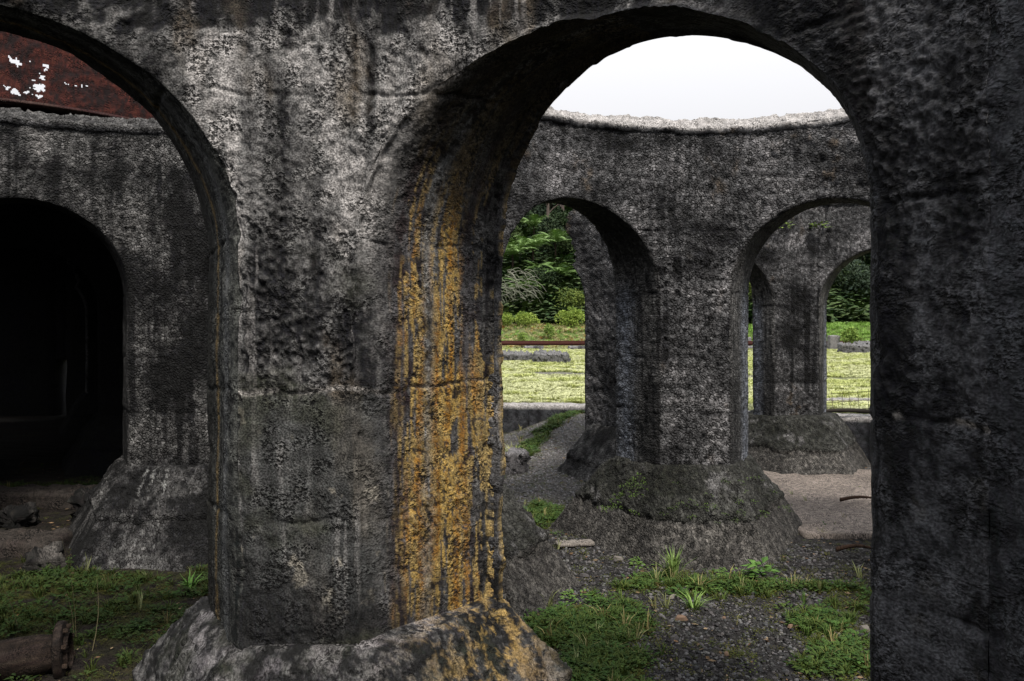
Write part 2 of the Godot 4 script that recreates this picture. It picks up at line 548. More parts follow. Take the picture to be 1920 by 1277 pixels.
# how far the stump of a fallen arch still leans out over its opening at that height
func over(h: float) -> float:
	if h < SPRING:
		return 0.0
	var round_ := HALF - sqrt(maxf(0.0, HALF * HALF - (h - SPRING) * (h - SPRING)))
	return minf(round_, 0.20 + 0.06 * sin(h * 9.0) + 0.05 * middle.get_noise_1d(h * 1.5))


func grid(x: Vector2, y: Vector2, mid: Vector2, d: Vector2, q: Vector2, edge: Array[Vector2], outer: Array[Vector2], seg: PackedInt32Array, res: float, looks: Array, splay: float, arch_key: String, flare: float) -> void:
	var span := x.distance_to(y)
	var nf := maxi(6, int(0.46 / res))
	var ni := maxi(5, int(0.5 / res))
	var cols := nf * 2 + ni + 3      # one spare column at either end
	var rows := edge.size()
	var p0 := PackedVector3Array()
	p0.resize(rows * cols)
	var vv := PackedFloat32Array()
	vv.resize(rows * cols)
	for r in rows:
		var e := edge[r]
		var o := outer[r]
		var de := -span * 0.5 + sqrt(RING * RING - e.x * e.x) - splay * 0.2 * (HALF - e.x)
		for c in cols:
			var k := c - 1
			var at: Vector2
			var dep: float
			var v := 0.0
			if k < nf:
				at = e.lerp(o, float(nf - k) / nf)
				at.x -= splay * (HALF - e.x) / (2.0 * HALF) * float(k) / nf
				dep = -span * 0.5 + sqrt(RING * RING - at.x * at.x)
				v = -1.0
			elif k <= nf + ni:
				v = float(k - nf) / ni
				at = e - Vector2(splay * (HALF - e.x) / (2.0 * HALF) * (1.0 - v) - flare * (HALF + e.x) / (2.0 * HALF) * v, 0)
				dep = lerpf(de, -de, v)
			else:
				at = (e + Vector2(flare * (HALF + e.x) / (2.0 * HALF), 0)).lerp(o + Vector2(0.12 if flare > 0.0 and e.x > 0.0 else 0.0, 0), float(k - nf - ni) / nf)
				dep = span * 0.5 - sqrt(RING * RING - at.x * at.x)
				v = 2.0
			var w := mid + d * dep + q * at.x
			p0[r * cols + c] = Vector3(w.x, at.y, w.y)
			vv[r * cols + c] = v
	var n0 := grid_normals(p0, rows, cols)
	# face x looks towards the centre of ring x
	var probe := (rows / 2) * cols + 2
	var turned := n0[probe].dot(Vector3(x.x, p0[probe].y, x.y) - p0[probe]) < 0.0
	var p1 := PackedVector3Array()
	p1.resize(rows * cols)
	var col := PackedColorArray()
	col.resize(rows * cols)
	for r in rows:
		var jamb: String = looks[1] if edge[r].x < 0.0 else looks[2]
		for c in cols:
			var k := r * cols + c
			var p := p0[k]
			var v := vv[k]
			var face: String = looks[0] if v < 0.0 else (looks[3] if v > 1.0 else jamb)
			var nn := -n0[k] if turned else n0[k]
			var smooth_face := v >= 0.0 and v <= 1.0
			var push := displacement(p, "jamb" if smooth_face else face)
			var edge_near := minf(absf(c - 1 - nf), absf(c - 1 - nf - ni)) * res
			push *= lerpf(0.08, 1.0, smoothstep(0.0, 0.05, edge_near))
			# worn arris: take more off within two centimetres of the edge
			var gap := minf(absf(c - 1 - nf), absf(c - 1 - nf - ni))
			if not smooth_face:
				gap = gap * p0[k].distance_to(p0[k + 1]) if c + 1 < cols else 1.0
			else:
				gap = gap * absf(-span + 2.0 * sqrt(RING * RING - edge[r].x * edge[r].x)) / ni
			push -= exp(-gap * gap / 0.0004) * (0.009 + 0.022 * maxf(0.0, middle.get_noise_3d(p.x * 0.8, p.y * 0.8 + 17.0, p.z * 0.8)))
			if looks[0] == "near":
				push -= (0.006 + 0.03 * maxf(0.0, broad.get_noise_3d(p.x * 1.5, p.y * 1.5 + 5.0, p.z * 1.5) + 0.15)) * exp(-gap * gap / 0.003)
			var corner := nf + 1 if absi(c - 1 - nf) < absi(c - 1 - nf - ni) else nf + ni + 1
			var diagonal := -n0[r * cols + corner] if turned else n0[r * cols + corner]
			nn = nn.lerp(diagonal, 0.9 * exp(-gap * gap / 0.0028)).normalized()
			p1[k] = p + nn * push
			col[k] = stain_and_shade(p, face, v, nn.y)
			if face == "ochre" and v < 0.22:
				col[k] = stain_and_shade(p, "near", v, nn.y).lerp(col[k], smoothstep(0.02, 0.20, v + 0.05 * middle.get_noise_3dv(p)))
	var n1 := grid_normals(p1, rows, cols)
	# --- hand the rows out to the pier on either side and to the arch between them
	var r0 := 0
	while r0 < rows - 1:
		var r1 := r0
		while r1 < rows - 1 and seg[r1 + 1] == seg[r0]:
			r1 += 1
		if r1 < rows - 1:
			r1 += 1
		if r1 == rows - 1 and seg[r1] != seg[r0] and r1 - r0 > 1 and seg[r0] == 1:
			pass
		var side := -1.0 if seg[r0] == 0 else 1.0
		var key := arch_key if seg[r0] == 1 else pier_key(mid + q * side * SPACING / (2.0 * sqrt(3.0)))
		var s := sheet(key)
		var first := s.v.size()
		for r in range(r0, r1 + 1):
			for c in range(1, cols - 1):
				var k := r * cols + c
				s.v.append(p1[k])
				s.n.append(-n1[k] if turned else n1[k])
				s.c.append(col[k])
		var w := cols - 2
		for r in r1 - r0:
			for c in w - 1:
				var a := first + r * w + c
				if turned:
					s.i.append(a); s.i.append(a + 1); s.i.append(a + w)
					s.i.append(a + 1); s.i.append(a + w + 1); s.i.append(a + w)
				else:
					s.i.append(a); s.i.append(a + w); s.i.append(a + 1)
					s.i.append(a + 1); s.i.append(a + w); s.i.append(a + w + 1)
		r0 = r1


func grid_normals(p: PackedVector3Array, rows: int, cols: int) -> PackedVector3Array:
	var n := PackedVector3Array()
	n.resize(rows * cols)
	for r in rows:
		var ra := maxi(r - 1, 0) * cols
		var rb := mini(r + 1, rows - 1) * cols
		for c in cols:
			var ca := maxi(c - 1, 0)
			var cb := mini(c + 1, cols - 1)
			n[r * cols + c] = (p[r * cols + cb] - p[r * cols + ca]).cross(p[rb + c] - p[ra + c]).normalized()
	return n


# a sheet from a grid of points that may close round on itself
func skin(p: PackedVector3Array, col: PackedColorArray, rows: int, cols: int, flip: bool) -> Sheet:
	var s := Sheet.new()
	s.v = p
	s.c = col
	s.n = grid_normals(p, rows, cols)
	if flip:
		for k in s.n.size():
			s.n[k] = -s.n[k]
	for r in rows - 1:
		for c in cols - 1:
			var a := r * cols + c
			if flip:
				s.i.append(a); s.i.append(a + 1); s.i.append(a + cols)
				s.i.append(a + 1); s.i.append(a + cols + 1); s.i.append(a + cols)
			else:
				s.i.append(a); s.i.append(a + cols); s.i.append(a + 1)
				s.i.append(a + 1); s.i.append(a + cols); s.i.append(a + cols + 1)
	return s


# the battered foot of a pier: six sloping sides with a rounded shoulder
func plinth(at: Vector2, toward: float, res: float, style: String, ring_out := 0.60, jamb_out := 0.42) -> Sheet:
	gain = clampf(0.010 / res, 0.15, 1.0)
	var cols := int(5.4 / res)
	var prof := [Vector2(-0.25, 0.672), Vector2(0.04, 0.655), Vector2(0.14, 0.62), Vector2(0.25, 0.55), Vector2(0.60, 0.325), Vector2(0.605, 0.295), Vector2(0.59, 0.28), Vector2(1.0, -0.02), Vector2(1.12, -0.12)]
	var line: Array[Vector2] = []
	for k in prof.size() - 1:
		var len_ := Vector2((prof[k + 1].x - prof[k].x) * 0.55, prof[k + 1].y - prof[k].y).length()
		var n := maxi(1, int(len_ / res))
		for j in n:
			line.append(prof[k].lerp(prof[k + 1], float(j) / n))
	line.append(prof[-1])
	var rows := line.size()
	var p := PackedVector3Array()
	p.resize(rows * (cols + 1))
	var col := PackedColorArray()
	col.resize(rows * (cols + 1))
	for r in rows:
		var sharp := 80.0 if style == "plinth" else lerpf(90.0, 26.0, smoothstep(0.24, 0.34, line[r].y))
		for c in cols + 1:
			var a := TAU * (c % cols) / cols
			var inv := 0.0
			for k in 6:
				var cs := cos(a - deg_to_rad(toward + 60.0 * k))
				if cs > 0.05:
					var ap := 0.485 + line[r].x * (ring_out if k % 2 == 0 else jamb_out)
					inv += pow(cs / ap, sharp)
			var rad := pow(inv, -1.0 / sharp)
			var dir := Vector2(sin(a), -cos(a))
			var w := at + dir * rad
			var p3 := Vector3(w.x, line[r].y, w.y)
			var upper := smoothstep(0.26, 0.3, line[r].y)
			var push := displacement(p3 * Vector3(1, 1.3, 1), "smooth" if upper < 0.5 else "mid") + (0.006 + 0.022 * upper) * broad.get_noise_3d(p3.x * 2.0, p3.y * 2.0, p3.z * 2.0)
			if line[r].x > 0.02:
				p3 += Vector3(dir.x, 0.8, dir.y).normalized() * push
				p3.y += (0.012 if style == "plinth" else 0.03) * broad.get_noise_2d(a * 1.3 + at.x * 3.0, at.y) * smoothstep(0.0, 0.15, line[r].x)
				p3.y += 0.05 * broad.get_noise_2d(rad * a * 3.0, at.y + 5.0) * bump(line[r].y, 0.3, 0.1)
			p[r * (cols + 1) + c] = p3
			col[r * (cols + 1) + c] = stain_and_shade(p3, style, 0.0, 0.6)
	return skin(p, col, rows, cols + 1, false)


func rim_sheet(centre: Vector2, from: float, to: float, res: float, style := "rim") -> Sheet:
	gain = clampf(0.010 / res, 0.4, 1.0)
	var prof := [Vector2(0.02, -0.06), Vector2(-0.012, -0.05), Vector2(-0.022, -0.012), Vector2(-0.008, 0.004), Vector2(0.13, 0.10), Vector2(0.42, 0.125), Vector2(0.46, 0.05)]
	var line: Array[Vector2] = []
	for k in prof.size() - 1:
		var n := maxi(1, int((prof[k + 1] - prof[k]).length() / res))
		for j in n:
			line.append(prof[k].lerp(prof[k + 1], float(j) / n))
	line.append(prof[-1])
	var rows := line.size()
	var cols := int(deg_to_rad(to - from) * RING / res)
	var p := PackedVector3Array()
	var col := PackedColorArray()
	for r in rows:
		for c in cols:
			var dir := heading(lerpf(from, to, float(c) / (cols - 1)))
			var w := centre + dir * (RING + line[r].x)
			var p3 := Vector3(w.x, WALL_TOP + line[r].y, w.y)
			var chip := maxf(0.0, middle.get_noise_3d(w.x * 0.7, 3.0, w.y * 0.7) - 0.12)
			var push := 0.010 * middle.get_noise_3dv(p3) + 0.008 * fine.get_noise_3dv(p3) + 0.018 * broad.get_noise_3d(w.x * 2.0, 1.0, w.y * 2.0)
			p3 += Vector3(-dir.x, 1.0, -dir.y) * push
			p3.y -= chip * 0.12 * smoothstep(0.0, 0.1, line[r].y)
			p.append(p3)
			var cc := stain_and_shade(p3, style, 0.0, 1.0)
			if line[r].y < -0.03:
				cc = stain_and_shade(p3, "mid", 0.0, 0.0)
			col.append(cc)
	return skin(p, col, rows, cols, true)


func lattice() -> void:
	var a := Vector2(-0.651, -0.763)
	var b := a + SPACING * heading(30)
	var c := a + SPACING * heading(-30)
	var f := b + SPACING * heading(30)
	var e := b + SPACING * heading(-30)
	var dd := c + SPACING * heading(-30)
	var a_right := a + SPACING * heading(90)
	var a_left := a + SPACING * heading(-90)
	var b_right := b + SPACING * heading(90)
	var c_left := c + SPACING * heading(-90)
	var f_left := f + SPACING * heading(-30)
	var f_left_plain := f_left
	f_left -= 0.22 * heading(-30)
	var f_right := f + SPACING * heading(30)
	var d_up := dd + SPACING * heading(-30)
	var d_up_right := dd + SPACING * heading(30)
	var du := d_up + SPACING * heading(30)
	# the sides that stand whole: from ring, to ring, detail, looks, name of the arch, thing
	var walls := [
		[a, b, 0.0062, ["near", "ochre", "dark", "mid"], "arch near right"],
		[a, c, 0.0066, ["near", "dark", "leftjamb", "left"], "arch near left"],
		[a, a_right, 0.014, ["dark", "dark", "dark", "dark"], "arch side right"],
		[a, a_left, 0.04, ["dark", "dark", "dark", "dark"], "arch side left"],
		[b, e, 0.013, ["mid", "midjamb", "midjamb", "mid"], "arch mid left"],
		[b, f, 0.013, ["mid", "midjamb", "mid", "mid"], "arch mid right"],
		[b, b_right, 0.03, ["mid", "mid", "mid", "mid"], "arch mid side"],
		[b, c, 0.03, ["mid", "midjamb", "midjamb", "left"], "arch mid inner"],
		[c, dd, 0.014, ["left", "left", "left", "dark"], "arch left left"],
		[c, e, 0.02, ["left", "left", "left", "left"], "arch left right"],
		[c, c_left, 0.04, ["left", "left", "left", "dark"], "arch left side"],
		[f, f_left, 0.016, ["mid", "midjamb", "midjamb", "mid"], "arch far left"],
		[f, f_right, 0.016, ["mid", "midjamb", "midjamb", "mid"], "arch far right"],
		[dd, d_up, 0.04, ["painted_gloom", "painted_gloom", "painted_gloom", "painted_gloom"], "arch dark left"],
		[dd, d_up_right, 0.04, ["painted_gloom", "painted_gloom", "painted_gloom", "painted_gloom"], "arch dark right"],
		[d_up, du, 0.05, ["painted_gloom", "painted_gloom", "painted_gloom", "painted_gloom"], "arch deep"],
	]
	var whole := {}
	var piers := {}
	for w in walls:
		var m2: Vector2 = (w[0] + w[1]) * 0.5
		whole[pier_key(m2)] = true
		bay(w[0], w[1], w[2], w[3], true, [], w[4], 0.13 if w[4] == "arch near right" else 0.0)
		var q2: Vector2 = (w[1] - w[0]).rotated(PI / 2).normalized()
		for side in [-1.0, 1.0]:
			var at: Vector2 = m2 + q2 * side * SPACING / (2.0 * sqrt(3.0))
			var key := pier_key(at)
			if not piers.has(key) or piers[key][1] > w[2]:
				piers[key] = [at, w[2], w[0], w[3][0]]
	# close the piers on the sides where no arch stands any more
	for key in piers:
		var at: Vector2 = piers[key][0]
		var ring: Vector2 = piers[key][2]
		var u := (ring - at).normalized()
		var rings: Array[Vector2] = [ring, at + u.rotated(TAU / 3) * SPACING / sqrt(3.0), at + u.rotated(-TAU / 3) * SPACING / sqrt(3.0)]
		for k in 3:
			if rings[k].distance_to(f_left_plain) < 0.3:
				rings[k] = f_left
		for k in 3:
			var r1: Vector2 = rings[k]
			var r2: Vector2 = rings[(k + 1) % 3]
			if whole.has(pier_key((r1 + r2) * 0.5)):
				continue
			var q2 := (r2 - r1).rotated(PI / 2).normalized()
			var side := signf(q2.dot(at - (r1 + r2) * 0.5))
			bay(r1, r2, maxf(piers[key][1], 0.02), [piers[key][3], "mid", "mid", "mid"], false, [side], "", 0.0, true, 0.20 if key == pier_of(f, -60) and not (r1.is_equal_approx(f) or r2.is_equal_approx(f)) else 0.0)
	# --- things
	var near := thing("concrete_arcade", "nearest dark concrete arcade with ochre stained pier between two round arches", "arcade")
	var right := thing("concrete_arcade", "curved concrete arcade seen through the right arch, its crumbling pale rim against the sky", "arcade")
	var left := thing("concrete_arcade", "dark curved concrete arcade seen through the left arch, below the rusty steel plate", "arcade")
	var far := thing("concrete_arcade", "farthest concrete arcade on the right, one slim pier on a sloping foot before the lawn", "arcade")
	var deep := thing("concrete_arcade", "concrete piers deep behind the left arcade, the gloom put into their black colour", "arcade")
	var owner := {
		pier_of(a, 0): near, pier_of(a, 60): near, pier_of(a, -60): near, pier_of(a, 120): near, pier_of(a, -120): near,
		pier_of(b, 0): right, pier_of(b, 60): right, pier_of(b, -60): right, pier_of(b, 120): right,
		pier_of(c, 0): left, pier_of(c, -60): left, pier_of(c, -120): left,
		pier_of(f, 0): far, pier_of(f, 60): far, pier_of(f, -60): far,
	}
	var stuff := func(t: Node3D) -> StandardMaterial3D: return concrete if t == near else rubble
	for w in walls:
		var key: String = w[4]
		var t: Node3D = near if "near" in key or "arch side" in key else right if "mid" in key else left if "arch left" in key else far if "far" in key else deep
		part("arch", built[key].mesh(), stuff.call(t), t)
	var feet := {
		pier_of(a, 0): [0.010, "plinth", "pale sloping foot with ochre stains"], pier_of(b, 0): [0.014, "mossplinth", "mossy sloping foot with bare lower band"],
		pier_of(a, 60): [0.014, "plinth", ""], pier_of(b, -60): [0.014, "mossplinth", ""], pier_of(b, 60): [0.02, "mossplinth", ""],
		pier_of(c, 0): [0.012, "left", "dark foot with white bird droppings"], pier_of(f, 0): [0.018, "mossplinth", ""],
	}
	for key in piers:
		var t: Node3D = owner.get(key, deep)
		var pier := part("pier", built[key].mesh(), stuff.call(t), t)
		var at: Vector2 = piers[key][0]
		var ring: Vector2 = piers[key][2]
		var how: Array = feet.get(key, [0.04, "painted_gloom" if t == deep else "left", ""])
		var to_ring := ring - at
		var foot := part("plinth", plinth(at, rad_to_deg(atan2(to_ring.x, -to_ring.y)), how[0], how[1]).mesh(), concrete if "pale" in how[2] else rubble, pier)
		if how[2]:
			foot.set_meta("label", how[2])
	part("rim", rim_sheet(b, -95, 95, 0.014).mesh(), concrete, right)
	part("rim", rim_sheet(c, -95, 95, 0.016, "rimdark").mesh(), rubble, left)
	part("rim", rim_sheet(f, -60, 60, 0.04).mesh(), rubble, far)
	part("rim", rim_sheet(a, -120, 120, 0.05).mesh(), concrete, near)


func pier_of(ring: Vector2, degrees: float) -> String:
	return pier_key(ring + heading(degrees) * SPACING / sqrt(3.0))


# ---------------------------------------------------------------- ground


func wall_line(x: float) -> float:
	# how far away the low retaining wall stands at that x
	if x < 1.2:
		return 11.9 + (1.2 - x) * 0.1
	if x < 3.2:
		return lerpf(11.9, 10.75, (x - 1.2) / 2.0)
	return lerpf(10.75, 10.15, clampf((x - 3.2) / 2.0, 0.0, 1.0))


func ground_height(x: float, z: float) -> float:
	var far := -z
	var h := 0.02 * broad.get_noise_2d(x * 0.6, z * 0.6)
	var line := wall_line(x)
	if far > (line if x > -3.5 else 17.0) + 0.12:
		h += 0.57
	elif far > 6.5:
		h += smoothstep(7.0, line, far) * lerpf(0.16, 0.50, smoothstep(-0.3, 1.0, x)) * (1.0 - smoothstep(1.7, 2.6, x)) * smoothstep(-1.6, -0.4, x)
	if far > 50.0:
		h += 1.45 * smoothstep(52.0, 60.0, far)
		h += 0.34 * maxf(0.0, far - 61.0) * smoothstep(60.0, 68.0, far) * (1.0 - smoothstep(100.0, 150.0, far) * 0.25)
		h += 1.2 * broad.get_noise_2d(x * 0.03, z * 0.03) * smoothstep(52.0, 75.0, far)
	return h


func ground() -> void:
	var xs := PackedFloat32Array()
	var zs := PackedFloat32Array()
	var x := -170.0
	while x < 200.0:
		xs.append(x)
		var near := 0.035 if x > -0.8 and x < 4.0 else 0.07 if x > -5.0 and x < 7.0 else 0.07 + 0.12 * maxf(-5.0 - x, x - 7.0)
		x += minf(near, 9.0)
	var z := -3.0
	while z < 170.0:
		zs.append(z)
		z += 0.2 if z < 1.5 else 0.035 if z < 9.0 else 0.06 if z < 12.6 else minf(0.06 + 0.05 * (z - 12.6), 3.0)
	zs.append(260.0)
	var p := PackedVector3Array()
	var col := PackedColorArray()
	for zz in zs:
		for xx in xs:
			var h := ground_height(xx, -zz)
			var p3 := Vector3(xx, h, -zz)
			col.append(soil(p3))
			if zz < 12.4:
				p3.y += 0.012 * middle.get_noise_2d(xx, zz) + 0.008 * fine.get_noise_2d(xx, zz)
			p.append(p3)
	var s := skin(p, col, zs.size(), xs.size(), false)
	if s.n[5].y < 0.0:
		s = skin(p, col, zs.size(), xs.size(), true)
	var mat := plain_material("soil and gravel", 0.95, true)
	mat.heightmap_scale = 2.5
	tag(part("ground", s.mesh(), mat), "", "", "", "structure")


func mossy(x: float, z: float) -> float:
	# where moss and weeds have taken the gravel
	var far := -z
	var n := broad.get_noise_2d(x * 1.1 + 3.0, z * 1.1) + 0.4 * middle.get_noise_2d(x * 0.5, z * 0.5)
	var m := 0.0
	m = maxf(m, bump(x - 0.12 * (far - 4.0), 0.42, 0.34) * smoothstep(5.3, 4.7, far) * 1.1)
	m = maxf(m, bump(far, 5.35, 0.22) * smoothstep(0.5, 0.9, x) * (1.0 - smoothstep(2.2, 2.7, x)) * 0.74)
	m = maxf(m, bump(x, 1.75, 0.35) * bump(far, 4.5, 0.6) * 0.62)
	m = maxf(m, bump(x, 2.1, 0.5) * bump(far, 5.0, 0.5) * 0.5)
	m = maxf(m, bump(x, 0.28, 0.22) * bump(far, 7.4, 0.6) * 1.0)
	m = maxf(m, bump(x - 0.45 * (far - 10.5), 0.25, 0.22) * smoothstep(9.0, 9.8, far) * 1.1)
	m = maxf(m, smoothstep(-0.9, -1.3, x) * (0.74 * smoothstep(4.3, 4.9, far) * (1.0 - smoothstep(5.6, 6.1, far)) + 0.5 * smoothstep(2.5, 3.2, far) * (1.0 - smoothstep(4.3, 4.9, far))))
	m = maxf(m, bump(x, -4.9, 0.6) * bump(far, 8.6, 0.5) * 1.2)
	return clampf(smoothstep(0.30, 1.05, m + 0.75 * n + 0.25 * fine.get_noise_2d(x * 0.3, z * 0.3)), 0.0, 1.0)


func soil(p: Vector3) -> Color:
	var far := -p.z
	var b := broad.get_noise_2d(p.x, p.z)
	var m := middle.get_noise_2d(p.x, p.z)
	if far > (wall_line(p.x) if p.x > -3.5 else 17.0) + 0.12:
		var wide := broad.get_noise_2d(p.x * 0.09, p.z * 0.09)
		var streak := broad.get_noise_2d(p.x * 0.12 + 50.0, p.z * 0.5)
		var c := Color(0.45, 0.455, 0.24).lerp(Color(0.32, 0.37, 0.14), clampf(0.25 + 1.1 * wide + 0.2 * streak, 0.0, 1.0)).lerp(Color(0.50, 0.46, 0.24), clampf(0.9 * b, 0.0, 0.7))
		var path := bump(far, 21.5 - 0.35 * (p.x - 1.0) + 0.4 * b, 0.8) * smoothstep(0.4, 0.8, p.x) * (1.0 - smoothstep(2.0, 9.0, p.x) * 0.7)
		path = maxf(path, bump(far, 44.0 + 1.2 * b, 0.7) * 0.8)
		path = maxf(path, (1.0 - smoothstep(0.5, 1.2, far - wall_line(p.x) + 0.5 * m + 0.4 * b)) * 0.8)
		c = c.lerp(Color(0.26, 0.245, 0.24), clampf(path, 0.0, 1.0))
		if far > 51.0:
			c = c.lerp(Color(0.16, 0.25, 0.05).lerp(Color(0.33, 0.33, 0.16), clampf(0.5 + 1.5 * wide, 0.0, 1.0) * (1.0 - smoothstep(8.0, 16.0, p.x))), smoothstep(51.0, 54.0, far))
			c = c.lerp(Color(0.045, 0.06, 0.022), smoothstep(61.0, 65.0, far))
		return c
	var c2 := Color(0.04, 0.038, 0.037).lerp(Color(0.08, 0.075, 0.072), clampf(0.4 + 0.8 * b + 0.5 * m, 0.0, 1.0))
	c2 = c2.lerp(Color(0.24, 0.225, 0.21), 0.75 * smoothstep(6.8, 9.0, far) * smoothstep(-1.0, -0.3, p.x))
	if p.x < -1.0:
		c2 = c2.lerp(Color(0.030, 0.023, 0.017) * (1.0 - 0.8 * smoothstep(-5.0, -7.0, p.x + 0.5 * b)), 0.85)  # soil darkens to the far left, the chamber gloom put into its colour
	var g := mossy(p.x, p.z)
	return c2.lerp(Color(0.06, 0.075, 0.012).lerp(Color(0.10, 0.10, 0.02), clampf(0.5 + b + m, 0.0, 1.0)), g * 0.92)


func box_sheet(size: Vector3, rough: float, res: float, style: String, tint := Color.WHITE, corner := -1.0) -> ArrayMesh:
	var bend := rough * 1.6 if corner < 0.0 else corner
	gain = 0.4
	# a block of broken-edged concrete or wood: a subdivided box, rounded and roughened
	var s := Sheet.new()
	var half := size * 0.5
	for axis in 3:
		for sgn in [-1.0, 1.0]:
			var u := (axis + 1) % 3
			var w := (axis + 2) % 3
			var nu := maxi(2, int(size[u] / res))
			var nw := maxi(2, int(size[w] / res))
			var first := s.v.size()
			for i in nu + 1:
				for j in nw + 1:
					var p := Vector3.ZERO
					p[axis] = half[axis] * sgn
					p[u] = lerpf(-half[u], half[u], float(i) / nu)
					p[w] = lerpf(-half[w], half[w], float(j) / nw)
					# round the corners off
					var core := p.clamp(-half + Vector3.ONE * minf(half[half.min_axis_index()], bend), half - Vector3.ONE * minf(half[half.min_axis_index()], bend))
					var out := p - core
					var nn := out.normalized() if out.length() > 1e-5 else Vector3.ZERO
					if out.length() > bend:
						p = core + nn * bend
					p += nn * rough * (1.2 * middle.get_noise_3dv(p * 0.6 + size * 9.0) + 0.5 * fine.get_noise_3dv(p + size))
					s.v.append(p)
					s.n.append(nn)
					s.c.append(stain_and_shade(p + size * 7.0, style, 0.0, nn.y) * tint)
			for i in nu:
				for j in nw:
					var a := first + i * (nw + 1) + j
					var b := a + nw + 1
					if sgn > 0:
						s.i.append(a); s.i.append(a + 1); s.i.append(b)
						s.i.append(b); s.i.append(a + 1); s.i.append(b + 1)
					else:
						s.i.append(a); s.i.append(b); s.i.append(a + 1)
						s.i.append(b); s.i.append(b + 1); s.i.append(a + 1)
	return s.mesh()


func retaining_wall() -> void:
	var xs := PackedFloat32Array()
	for k in 261:
		xs.append(-2.5 + 0.045 * k)
	var prof := [Vector2(0.0, -0.1), Vector2(0.0, 0.53), Vector2(0.01, 0.585), Vector2(0.04, 0.605), Vector2(0.36, 0.61), Vector2(0.4, 0.58), Vector2(0.4, 0.2)]
	var line: Array[Vector2] = []
	for k in prof.size() - 1:
		var n := maxi(1, int((prof[k + 1] - prof[k]).length() / 0.04))
		for j in n:
			line.append(prof[k].lerp(prof[k + 1], float(j) / n))
	line.append(prof[-1])
	var p := PackedVector3Array()
	var col := PackedColorArray()
	for r in line.size():
		for x in xs:
			var p3 := Vector3(x, line[r].y, -(wall_line(x) + line[r].x))
			p3 += Vector3(0, 0.6, 1.0) * (displacement(p3, "mid") + 0.012 * broad.get_noise_3dv(p3 * 2.0))
			p.append(p3)
			col.append(stain_and_shade(p3, "rim" if line[r].y > 0.57 else "dark", 0.0, 0.0))
	var s := skin(p, col, line.size(), xs.size(), false)
	if s.n[s.n.size() / 4].z < 0.0:
		s = skin(p, col, line.size(), xs.size(), true)
	tag(part("retaining_wall", s.mesh(), concrete), "low concrete retaining wall with pale top at the near edge of the lawn", "wall")


# ---------------------------------------------------------------- plants

func leaf(s: Sheet, at: Vector3, along: Vector3, side: Vector3, length: float, wide: float, col: Color, droop := 0.25) -> void:
	# a pointed leaf folded along its midrib
	var up := side.cross(along).normalized()
	var a := at + along * length * 0.5 + side * wide * 0.5 - up * length * 0.04
	var b := at + along * length * 0.5 - side * wide * 0.5 - up * length * 0.04
	var mid := at + along * length * 0.5 + up * wide * 0.1
	var tip := at + along * length - up * length * droop
	s.tri(at, a, mid, col); s.tri(at, mid, b, col)
	s.tri(a, tip, mid, col); s.tri(mid, tip, b, col)


func any_direction() -> Vector3:
	var z := rng.randf_range(-1, 1)
	var a := rng.randf() * TAU
	var r := sqrt(1.0 - z * z)
	return Vector3(r * cos(a), z, r * sin(a))


func crown(size: Vector3, lobes: int, leaves: int, leaf_size: float, light: Color, dark: Color) -> ArrayMesh:
	var s := Sheet.new()
	var centres: Array[Vector3] = []
	var radii := PackedFloat32Array()
	for k in lobes:
		var d := any_direction()
		d.y = d.y * 0.7 + 0.1
		centres.append(d * size * rng.randf_range(0.35, 0.72))
		radii.append(rng.randf_range(0.28, 0.5))
	for k in leaves:
		var l := k % lobes
		var d := any_direction()
		if d.y < -0.35 and rng.randf() < 0.7:
			d.y = -d.y
		var p := centres[l] + d * size * radii[l] * (0.62 + 0.42 * sqrt(rng.randf()))
		var along := (d + any_direction() * 0.8 + Vector3(0, -0.1, 0)).normalized()
		var side := along.cross(any_direction()).normalized()
		var tone := clampf(0.5 + 0.35 * sin(l * 2.4) + rng.randf_range(-0.4, 0.4), 0.0, 1.0)
		leaf(s, p, along, side, leaf_size * rng.randf_range(0.7, 1.3), leaf_size * 0.5, dark.lerp(light, tone))
	return s.mesh()


func limb(s: Sheet, a: Vector3, b: Vector3, ra: float, rb: float, col: Color, sides := 7, bend := Vector3.ZERO, steps := 1) -> void:
	# a tapered round bar, bent through its middle
	var along := (b - a).normalized()
	var u := along.cross(Vector3(0.3, 0.9, 0.2)).normalized()
	if u.length() < 0.1:
		u = along.cross(Vector3.RIGHT).normalized()
	var w := along.cross(u)
	var first := s.v.size()
	for k in steps + 1:
		var t := float(k) / steps
		var at := a.lerp(b, t) + bend * sin(PI * t)
		for j in sides + 1:
			var an := TAU * j / sides
			var nn := u * cos(an) + w * sin(an)
			s.v.append(at + nn * lerpf(ra, rb, t))
			s.n.append(nn)
			s.c.append(col)
	for k in steps:
		for j in sides:
			var q := first + k * (sides + 1) + j
			s.i.append(q); s.i.append(q + sides + 1); s.i.append(q + 1)
			s.i.append(q + 1); s.i.append(q + sides + 1); s.i.append(q + sides + 2)


func trunk_mesh(height: float, radius: float, limbs: int, spread: float, col: Color) -> ArrayMesh:
	var s := Sheet.new()
	limb(s, Vector3(0, -0.4, 0), Vector3(0.1 * height * 0.2, height, 0), radius, radius * 0.4, col, 9, Vector3(0.12, 0, 0.08) * height * 0.15, 6)
	for k in limbs:
		var from := height * rng.randf_range(0.45, 0.95)
		var a := TAU * k / limbs + rng.randf()
		var to := Vector3(cos(a) * spread, from + spread * rng.randf_range(0.3, 0.9), sin(a) * spread)
		limb(s, Vector3(0.02 * from, from, 0), to, radius * 0.42, radius * 0.1, col, 6, Vector3(0, spread * 0.12, 0), 3)
	return s.mesh()


